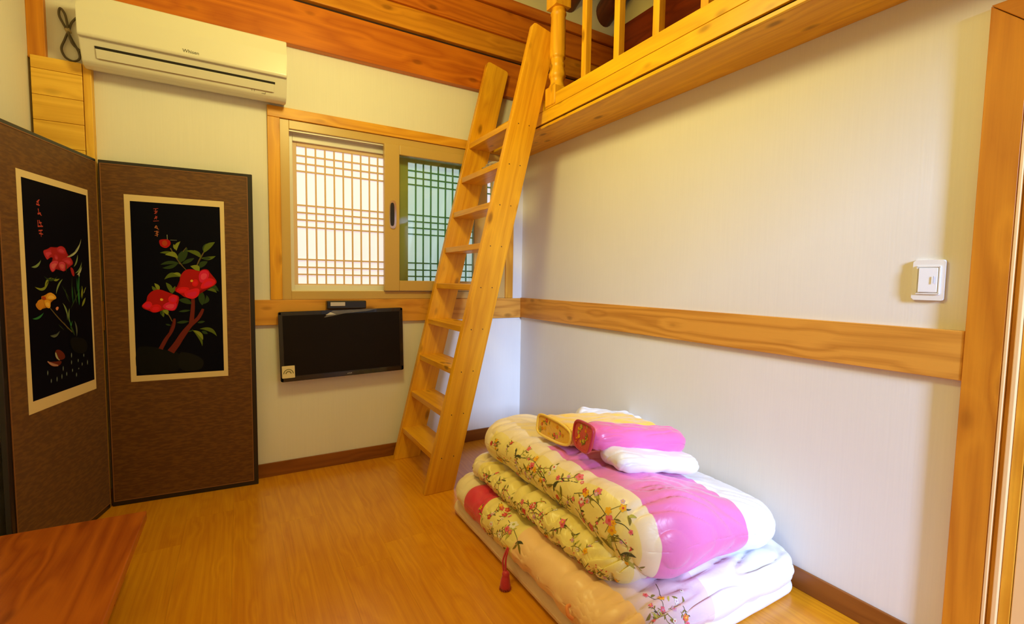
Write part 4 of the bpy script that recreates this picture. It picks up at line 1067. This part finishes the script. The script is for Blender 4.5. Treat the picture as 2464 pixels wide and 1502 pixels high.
class Stitch:
    """small shapes stitched onto a cloth surface: every vertex is dropped onto the surface and lifted a hair"""

    def __init__(self, tree):
        self.t = tree; self.bm = bmesh.new(); self.mats = []; self.idx = {}; self.lift = .0006

    def mi(self, k):
        if k not in self.idx:
            self.idx[k] = len(self.mats); self.mats.append(THR[k])
        return self.idx[k]

    def snap(self, p, extra=0.0):
        loc, n, _, _ = self.t.find_nearest(p)
        if n.dot(Vector((-.6, -.5, .6))) < -.3:
            n = -n
        return loc + n * (self.lift + extra), n

    def frame(self, p):
        loc, n = self.snap(Vector(p))
        u = Vector((0, 1, 0)); u = (u - n * u.dot(n)).normalized(); v = n.cross(u)
        return loc, u, v, n

    def poly(self, P, pts, k, extra=0.0):
        loc, u, v, n = P
        vs = []
        cx = sum(p[0] for p in pts) / len(pts); cy = sum(p[1] for p in pts) / len(pts)
        cv = self.bm.verts.new(self.snap(loc + u * cx + v * cy, extra)[0])
        for a, b in pts:
            vs.append(self.bm.verts.new(self.snap(loc + u * a + v * b, extra)[0]))
        mi = self.mi(k)
        for i in range(len(vs)):
            f = self.bm.faces.new((cv, vs[i], vs[(i + 1) % len(vs)])); f.material_index = mi

    def leaf(self, p, ang, ln, w, k, bend=.1, extra=0.0):
        P = self.frame(p)
        self.poly(P, lens(0, 0, math.cos(ang) * ln, math.sin(ang) * ln, w, bend, 6), k, extra)

    def flower(self, p, r, kp, kc, rot=0.0, n=5, extra=.0006):
        P = self.frame(p)
        for i in range(n):
            a = rot + 2 * math.pi * i / n
            c = (math.cos(a) * r * .55, math.sin(a) * r * .55)
            pts = []
            for k in range(9):
                b = 2 * math.pi * k / 9
                e1, e2 = math.cos(b) * r * .48, math.sin(b) * r * .40
                pts.append((c[0] + e1 * math.cos(a) - e2 * math.sin(a), c[1] + e1 * math.sin(a) + e2 * math.cos(a)))
            self.poly(P, pts, kp, extra)
        self.poly(P, [(math.cos(2 * math.pi * k / 8) * r * .30, math.sin(2 * math.pi * k / 8) * r * .30) for k in range(8)], kc, extra + .0005)

    def stem(self, pts, w, k, n=10):
        P = [Vector(p) for p in pts]
        S_ = []
        for i in range(len(P) - 1):
            for t in range(n):
                S_.append(P[i].lerp(P[i + 1], t / n))
        S_.append(P[-1])
        S_ = [self.snap(p)[0] for p in S_]
        # soften corners
        for _ in range(4):
            S_ = [S_[0]] + [(S_[i - 1] + S_[i] * 2 + S_[i + 1]) / 4 for i in range(1, len(S_) - 1)] + [S_[-1]]
        L_, R_ = [], []
        for i, p in enumerate(S_):
            q, n_ = self.snap(p)
            t = (S_[min(i + 1, len(S_) - 1)] - S_[max(i - 1, 0)])
            s = n_.cross(t).normalized() * w * .5
            L_.append(self.bm.verts.new(self.snap(q + s)[0])); R_.append(self.bm.verts.new(self.snap(q - s)[0]))
        mi = self.mi(k)
        for i in range(len(S_) - 1):
            f = self.bm.faces.new((L_[i], R_[i], R_[i + 1], L_[i + 1])); f.material_index = mi

    def spray(self, rng_, p, ang, size):
        """a flowering twig: curved stem, leaves in pairs, buds and a bloom"""
        P = self.frame(p)
        loc, u, v, n = P
        pts = [loc]; a = ang
        for k in range(4):
            a += rng_.uniform(-.5, .5)
            pts.append(pts[-1] + (u * math.cos(a) + v * math.sin(a)) * size * .3)
        self.stem(pts, .0022, rng_.choice('od'), 5)
        for k, q in enumerate(pts[1:]):
            for s in (-1, 1):
                if rng_.random() < .8:
                    self.leaf(q, a + s * rng_.uniform(.6, 1.3), size * rng_.uniform(.18, .34), size * rng_.uniform(.06, .10), rng_.choice('oooldl'), rng_.uniform(-.15, .15))
        if rng_.random() < .9:
            self.flower(pts[-1], size * rng_.uniform(.13, .19), rng_.choice('ppwyr'), rng_.choice('yrc'), rng_.uniform(0, 1))
        if rng_.random() < .8:
            self.flower(pts[2] + v * size * .12, size * rng_.uniform(.08, .12), rng_.choice('pyvw'), 'c', rng_.uniform(0, 1))
        for k in range(3):
            q = rng_.choice(pts) + u * rng_.uniform(-.2, .2) * size + v * rng_.uniform(-.2, .2) * size
            self.leaf(q, rng_.uniform(0, 6.28), size * .09, size * .05, rng_.choice('prp'))

    def done(self, name, parent, label=None):
        o = link_bm(name, self.bm, self.mats, parent)
        o['kind'] = 'stuff'
        if label:
            o['label'] = label
        return o


WHITEC = (.86, .85, .88)
CREAM = (.95, .80, .55)
YEL = (.95, .79, .28)
PINKC = (.82, .20, .48)
# ---- bottom comforter
bc = tag(empty('folded_comforter', (-.47, -1.48, 0)), 'folded white, peach and red-patched satin comforter lying on the floor under the other bedding', 'comforter')
def shapeD(w):
    k = smooth((w.x + .55) / .5)
    w.z *= 1 - .14 * k
    return w
DM = bands('comforter_cloth', WHITEC, [
    ((.80, .62, .70), [((-1, 0, 0), .56)]),
    ((1.0, .66, .35), [((-1, 0, 0), .83)]),
    (YEL, [((-1, 0, 0), .62), ((0, 1, 0), -1.51)]),
    ((.78, .045, .10), [((-1, 0, 0), .62), ((0, 1, 0), -1.235)]),
    (CREAM, [((-1, 0, 0), .30), ((0, 1, 0), -1.07)]),
], bump=.35, rough=.36)
base_l = link_bm('lower_fold', puff(-.925, -.012, -2.07, -.855, .0, .062, 60, .05, .004, 5, 1, shapeD), bands('lining_cloth', WHITEC, [((.92, .72, .48), [((-1, 0, 0), .5)])]), bc, True)
main_l = link_bm('upper_fold', puff(-.945, -.014, -2.10, -.865, .05, .205, 90, .06, .012, 5, 2, shapeD, crease=.016, cdir=(0, .8, .5)), DM, bc, True)
# ---- upper comforter
uc = tag(empty('folded_quilt', (-.43, -1.45, .18)), 'embroidered yellow, pink and white satin quilt folded on top of the floor comforter', 'quilt')
def shapeU(w):
    k = smooth((w.x + .62) / .6)
    z0 = .175
    w.z = z0 + (w.z - z0) * (1 - .42 * k) - .02 * k
    return w
UM = bands('quilt_cloth', WHITEC, [
    (PINKC, [((-1, 0, 0), .320)]),
    (CREAM, [((-1, 0, 0), .720)]),
    (YEL, [((-1, 0, 0), .772), ((0, -1, 0), 1.06), ((0, 1, 0), -2.0)]),
    (CREAM, [((-1, 0, 0), .16), ((0, 1, 0), -1.06)]),
    (CREAM, [((-1, 0, 0), .16), ((0, 1, 0), -1.40), ((1, 0, 0), -.772)]),
], bump=.45, rough=.34, spec=.5)
def shapeT(w):
    # the near end folds down over the lower layer
    t = smooth((-1.66 - w.y) / .30)
    a = (w.z - .285) / .19
    lo_ = .285 - .082 * t
    w.z = lo_ + (.468 - lo_) * a
    return shapeU(w)
u_low = link_bm('lower_fold', puff(-.872, -.060, -1.965, -.905, .197, .302, 90, .08, .013, 6, 5, shapeU, crease=.026, cdir=(0, .9, .4)), UM, uc, True)
u_top = link_bm('upper_fold', puff(-.820, -.022, -2.045, -.885, .285, .468, 110, .09, .014, 4.5, 9, shapeT, crease=.011, cdir=(.3, .9, 0)), UM, uc, True)


def orient(c, d, roll=0.0):
    X = Vector(d).normalized(); Z = Vector((0, 0, 1)); Z = (Z - X * Z.dot(X)).normalized(); Y = Z.cross(X)
    M_ = Matrix((X, Y, Z)).transposed().to_4x4(); M_.translation = c
    return M_ @ Matrix.Rotation(roll, 4, 'X')


def pillow(name, label, c, d, L_, Wd, Ht, mat, seed, amp=.006, crease=.005, roll=0.0, end=None, endmat=None, pipe=None):
    M_ = orient(c, d, roll)
    t_ = tag(empty(name, M_ @ Vector((0, 0, -Ht / 2))), label, 'pillow')
    o_ = link_bm('cover', puff(-L_ / 2, L_ / 2, -Wd / 2, Wd / 2, -Ht / 2, Ht / 2, 44, .012, amp, 9, seed, None, crease=crease, cdir=(0, .7, .7), M=M_), mat, t_, True)
    if end:
        # squared-off embroidered end panel with a piped rim
        pts = []
        for k in range(26):
            a = 2 * math.pi * k / 26
            wv = 1 + .06 * math.sin(3 * a + seed)
            pts.append((Wd * .5 * .98 * wv * math.copysign(abs(math.cos(a)) ** .55, math.cos(a)), Ht * .5 * .98 * wv * math.copysign(abs(math.sin(a)) ** .6, math.sin(a))))
        E_ = M_ @ Matrix.Translation((-L_ / 2 + end, 0, 0)) @ Matrix(((0, 0, -1, 0), (1, 0, 0, 0), (0, 1, 0, 0), (0, 0, 0, 1)))
        bm_ = bmesh.new()
        bm_prism(bm_, pts, .010, E_)
        e_ = link_bm('end_panel', bm_, endmat, t_)
        bm_ = bmesh.new()
        rim = [E_ @ Vector((x_, y_, .011)) for x_, y_ in pts]
        bm_tube(bm_, rim + [rim[0]], .0055, 8, False)
        link_bm('end_piping', bm_, pipe, t_, True)
        return t_, o_, e_, E_
    return t_, o_, None, M_


YP = satin('yellow_satin', (.95, .62, .06), .34, bump=.3)
YPE = satin('gold_end_cloth', (.86, .46, .03), .5, bump=.5, bscale=40)
PP = satin('pink_satin', (.84, .15, .42), .30, bump=.4)
RPE = satin('red_end_cloth', (.62, .05, .05), .5, bump=.5, bscale=40)
RP = satin('crimson_piping', (.50, .015, .05), .4)
WP = satin('white_satin', (.86, .85, .90), .36, bump=.3)
wp = pillow('white_pillow', 'flat white satin pillow lying under the pink pillow', (-.455, -1.718, .468), (.44, -.03, -.085), .40, .17, .070, WP, 3)
yp = pillow('yellow_pillow', 'flat yellow satin pillow with embroidered gold end, behind the pink pillow', (-.430, -1.405, .500), (.55, -.01, -.060), .52, .25, .088, YP, 11, end=.006, endmat=YPE, pipe=YP)
pp = pillow('pink_pillow', 'shiny pink pillow with a red embroidered end, on top of the white pillow', (-.460, -1.640, .528), (.48, -.075, -.075), .47, .135, .105, PP, 7, end=.004, endmat=RPE, pipe=RP)
wq = pillow('white_pillow', 'white pillow mostly hidden behind the yellow pillow, only its peaked corner showing', (-.17, -1.165, .440), (.45, -.10, -.06), .34, .17, .08, WP, 4, amp=.012)
for t_, o_, e_, E_ in (yp, pp):
    st = Stitch(bvh_of([e_]))
    rg = random.Random(5)
    for k in range(26):
        sx_, sy_ = (.095, .030) if t_ is yp[0] else (.042, .034)
        q = E_ @ Vector((rg.uniform(-sx_, sx_), rg.uniform(-sy_, sy_), .0105))
        if k % 3:
            st.flower(q, rg.uniform(.006, .010), rg.choice('yolrc' if t_ is pp[0] else 'yprlc'), 'y', rg.random(), extra=.0004 * (k % 5))
        else:
            st.leaf(q, rg.uniform(0, 6), .018, .006, rg.choice('ol'), extra=.0003 * (k % 5))
    st.done('embroidery', t_)
# ---- embroidery on the quilt: twigs with leaves, small pink buds and yellow blossoms
tree_u = bvh_of([u_top])
st = Stitch(tree_u)
rg = random.Random(21)
st.stem([(-.812, -1.290, .402), (-.806, -1.345, .410), (-.800, -1.420, .428), (-.800, -1.50, .400), (-.812, -1.56, .372), (-.800, -1.62, .415), (-.786, -1.69, .436)], .0024, 'd', 6)
st.stem([(-.800, -1.70, .40), (-.802, -1.757, .426), (-.806, -1.83, .421), (-.811, -1.886, .393), (-.790, -1.93, .395), (-.780, -1.960, .372)], .0024, 'd', 6)
st.stem([(-.815, -1.84, .36), (-.808, -1.87, .416), (-.780, -1.90, .44), (-.765, -1.915, .446)], .0022, 'o', 6)
st.stem([(-.814, -1.90, .368), (-.812, -1.91, .34), (-.806, -1.925, .312), (-.800, -1.935, .290)], .0030, 'o', 5)
for p, a, l, w, k in (((-.814, -1.300, .398), 3.6, .040, .010, 'd'), ((-.812, -1.31, .402), 5.4, .045, .010, 'd'), ((-.816, -1.401, .377), 3.8, .050, .011, 'd'), ((-.816, -1.41, .38), 5.9, .05, .010, 'o'),
                      ((-.81, -1.58, .39), .4, .045, .013, 'o'), ((-.817, -1.591, .367), 4.4, .055, .015, 'd'), ((-.812, -1.60, .38), 2.6, .05, .013, 'l'), ((-.80, -1.62, .40), 1.8, .05, .012, 'o'),
                      ((-.80, -1.80, .43), 3.2, .032, .009, 'l'), ((-.806, -1.83, .421), 5.3, .035, .010, 'o'), ((-.779, -1.929, .414), 3.6, .032, .010, 'l'), ((-.775, -1.93, .42), 2.2, .03, .010, 'o'),
                      ((-.82, -1.86, .33), 2.6, .06, .016, 'o'), ((-.815, -1.88, .32), 3.6, .07, .018, 'o'), ((-.81, -1.90, .31), 4.6, .06, .016, 'l'), ((-.805, -1.93, .30), 3.2, .055, .015, 'd'),
                      ((-.80, -1.94, .29), 2.2, .05, .014, 'l'), ((-.80, -1.95, .27), 4.2, .05, .014, 'o'), ((-.81, -1.82, .30), 3.4, .05, .014, 'o')):
    st.leaf(p, a, l, w, k, .12, .0004)
for p, r, kp, kc in (((-.789, -1.428, .432), .014, 'y', 'c'), ((-.808, -1.425, .405), .016, 'p', 'r'), ((-.802, -1.757, .426), .0150, 'y', 'c'), ((-.817, -1.752, .396), .016, 'p', 'w'),
                     ((-.795, -1.803, .441), .009, 'v', 'w'), ((-.804, -1.872, .416), .013, 'y', 'y'), ((-.811, -1.886, .393), .017, 'p', 'r'), ((-.814, -1.901, .368), .016, 'y', 'c'),
                     ((-.784, -1.953, .379), .008, 'p', 'r'), ((-.766, -1.897, .449), .008, 'v', 'y'), ((-.817, -1.815, .335), .010, 'p', 'r'), ((-.786, -1.637, .437), .008, 'v', 'p'),
                     ((-.779, -1.706, .441), .008, 'p', 'w'), ((-.803, -1.596, .420), .011, 'p', 'r'), ((-.80, -1.54, .415), .009, 'w', 'p')):
    st.flower(p, r, kp, kc, rg.random())
for k in range(30):
    y_ = -1.14 - .82 * (k + rg.random() * .8) / 30
    z_ = rg.choice((.31, .335, .36, .39, .42, .445))
    st.spray(rg, (-.86, y_, z_), rg.uniform(0, 6.28), rg.uniform(.06, .10))
st.done('embroidery', uc)
st = Stitch(bvh_of([u_low]))
for k in range(34):
    y_ = -1.10 - .84 * (k + rg.random()) / 34
    st.spray(rg, (-.90, y_, rg.choice((.22, .25, .275, .295))), rg.uniform(0, 6.28), rg.uniform(.06, .10))
st.done('embroidery', uc)
# ---- embroidery on the floor comforter
st = Stitch(bvh_of([main_l]))
st.stem([(-.90, -1.40, .19), (-.91, -1.46, .185), (-.93, -1.53, .172), (-.94, -1.56, .15)], .0024, 'd', 6)
for p, a, l, w, k in (((-.933, -1.530, .172), 2.4, .05, .013, 'o'), ((-.933, -1.52, .16), 3.6, .05, .013, 'd'), ((-.93, -1.53, .18), 1.2, .05, .012, 'o'), ((-.90, -1.47, .19), .6, .04, .012, 'l'),
                      ((-.92, -1.42, .17), 4.0, .05, .012, 'o'), ((-.94, -1.45, .14), 4.5, .05, .013, 'l')):
    st.leaf(p, a, l, w, k, .12, .0004)
for p, r, kp, kc in (((-.891, -1.353, .198), .013, 'r', 'p'), ((-.885, -1.38, .20), .010, 'p', 'w'), ((-.90, -1.44, .195), .022, 'w', 'l'), ((-.93, -1.30, .165), .012, 'r', 'y'), ((-.935, -1.33, .15), .012, 'w', 'p'), ((-.94, -1.47, .13), .012, 'c', 'y')):
    st.flower(p, r, kp, kc, rg.random())
for k in range(10):
    st.spray(rg, (-.96, rg.uniform(-1.44, -1.24), rg.choice((.12, .15, .18))), rg.uniform(0, 6.28), .07)
st.stem([(-.769, -2.000, .204), (-.755, -2.03, .198), (-.740, -2.045, .196), (-.757, -2.067, .190)], .0020, 'd', 6)
st.stem([(-.700, -1.985, .202), (-.72, -2.02, .198), (-.735, -2.045, .195)], .0020, 'd', 6)
st.stem([(-.757, -2.067, .190), (-.764, -2.085, .170), (-.74, -2.09, .150)], .0020, 'o', 6)
for p, r, kp, kc in (((-.735, -2.040, .196), .012, 'y', 'c'), ((-.754, -2.066, .190), .010, 'p', 'v'), ((-.769, -2.007, .204), .009, 'p', 'r'), ((-.650, -2.041, .198), .008, 'w', 'o'),
                     ((-.686, -2.096, .160), .010, 'c', 'y'), ((-.716, -2.072, .186), .009, 'v', 'p'), ((-.69, -2.06, .19), .009, 'w', 'v')):
    st.flower(p, r, kp, kc, rg.random())
for p, a, l, w, k in (((-.803, -2.058, .192), 2.0, .030, .010, 'o'), ((-.800, -2.056, .192), 3.6, .030, .009, 'l'), ((-.76, -2.02, .20), 4.8, .022, .007, 'o'), ((-.68, -2.05, .19), 1.0, .022, .007, 'o'),
                      ((-.66, -2.05, .19), 2.8, .026, .007, 'o'), ((-.72, -2.05, .19), 5.6, .02, .007, 'l'), ((-.75, -2.085, .17), 4.0, .024, .008, 'o')):
    st.leaf(p, a, l, w, k, .12, .0004)
for k in range(5):
    st.spray(rg, (rg.uniform(-.80, -.66), rg.uniform(-2.12, -2.02), rg.choice((.13, .16, .20))), rg.uniform(0, 6.28), .05)
st.done('embroidery', bc)
# dark crimson tassel hanging at the comforter's seam
TS = satin('tassel_crimson', (.55, .02, .04), .5, bump=.6, bscale=60)
bm = bmesh.new()
bm_tube(bm, spl([(-.950, -1.490, .135), (-.966, -1.500, .105), (-.972, -1.508, .080), (-.974, -1.514, .060)]), .0040, 8)
bm_tube(bm, spl([(-.950, -1.484, .135), (-.974, -1.492, .095), (-.978, -1.505, .060)]), .0034, 8)
bm_tube(bm, spl([(-.974, -1.514, .066), (-.975, -1.516, .050), (-.978, -1.518, .030), (-.980, -1.521, .006)], 3), [.007, .012, .015, .014, .015, .017, .018, .019, .020, .020][:10], 14)
for k in range(18):
    a = 2 * math.pi * k / 18
    bm_tube(bm, [(-.976 + .012 * math.cos(a), -1.516 + .012 * math.sin(a), .045), (-.980 + .021 * math.cos(a), -1.521 + .021 * math.sin(a), .003)], .0018, 5)
link_bm('tassel', bm, TS, bc, True)['label'] = 'dark crimson tassel'
# small orange ribbon tab on the peach cloth
bm = bmesh.new()
bm_tube(bm, spl([(-.952, -1.872, .150), (-.968, -1.880, .155), (-.972, -1.892, .140), (-.960, -1.900, .128)]), .006, 8)
link_bm('ribbon_tab', bm, satin('ribbon_orange', (.85, .28, .06), .4), bc, True)['label'] = 'orange ribbon tab'
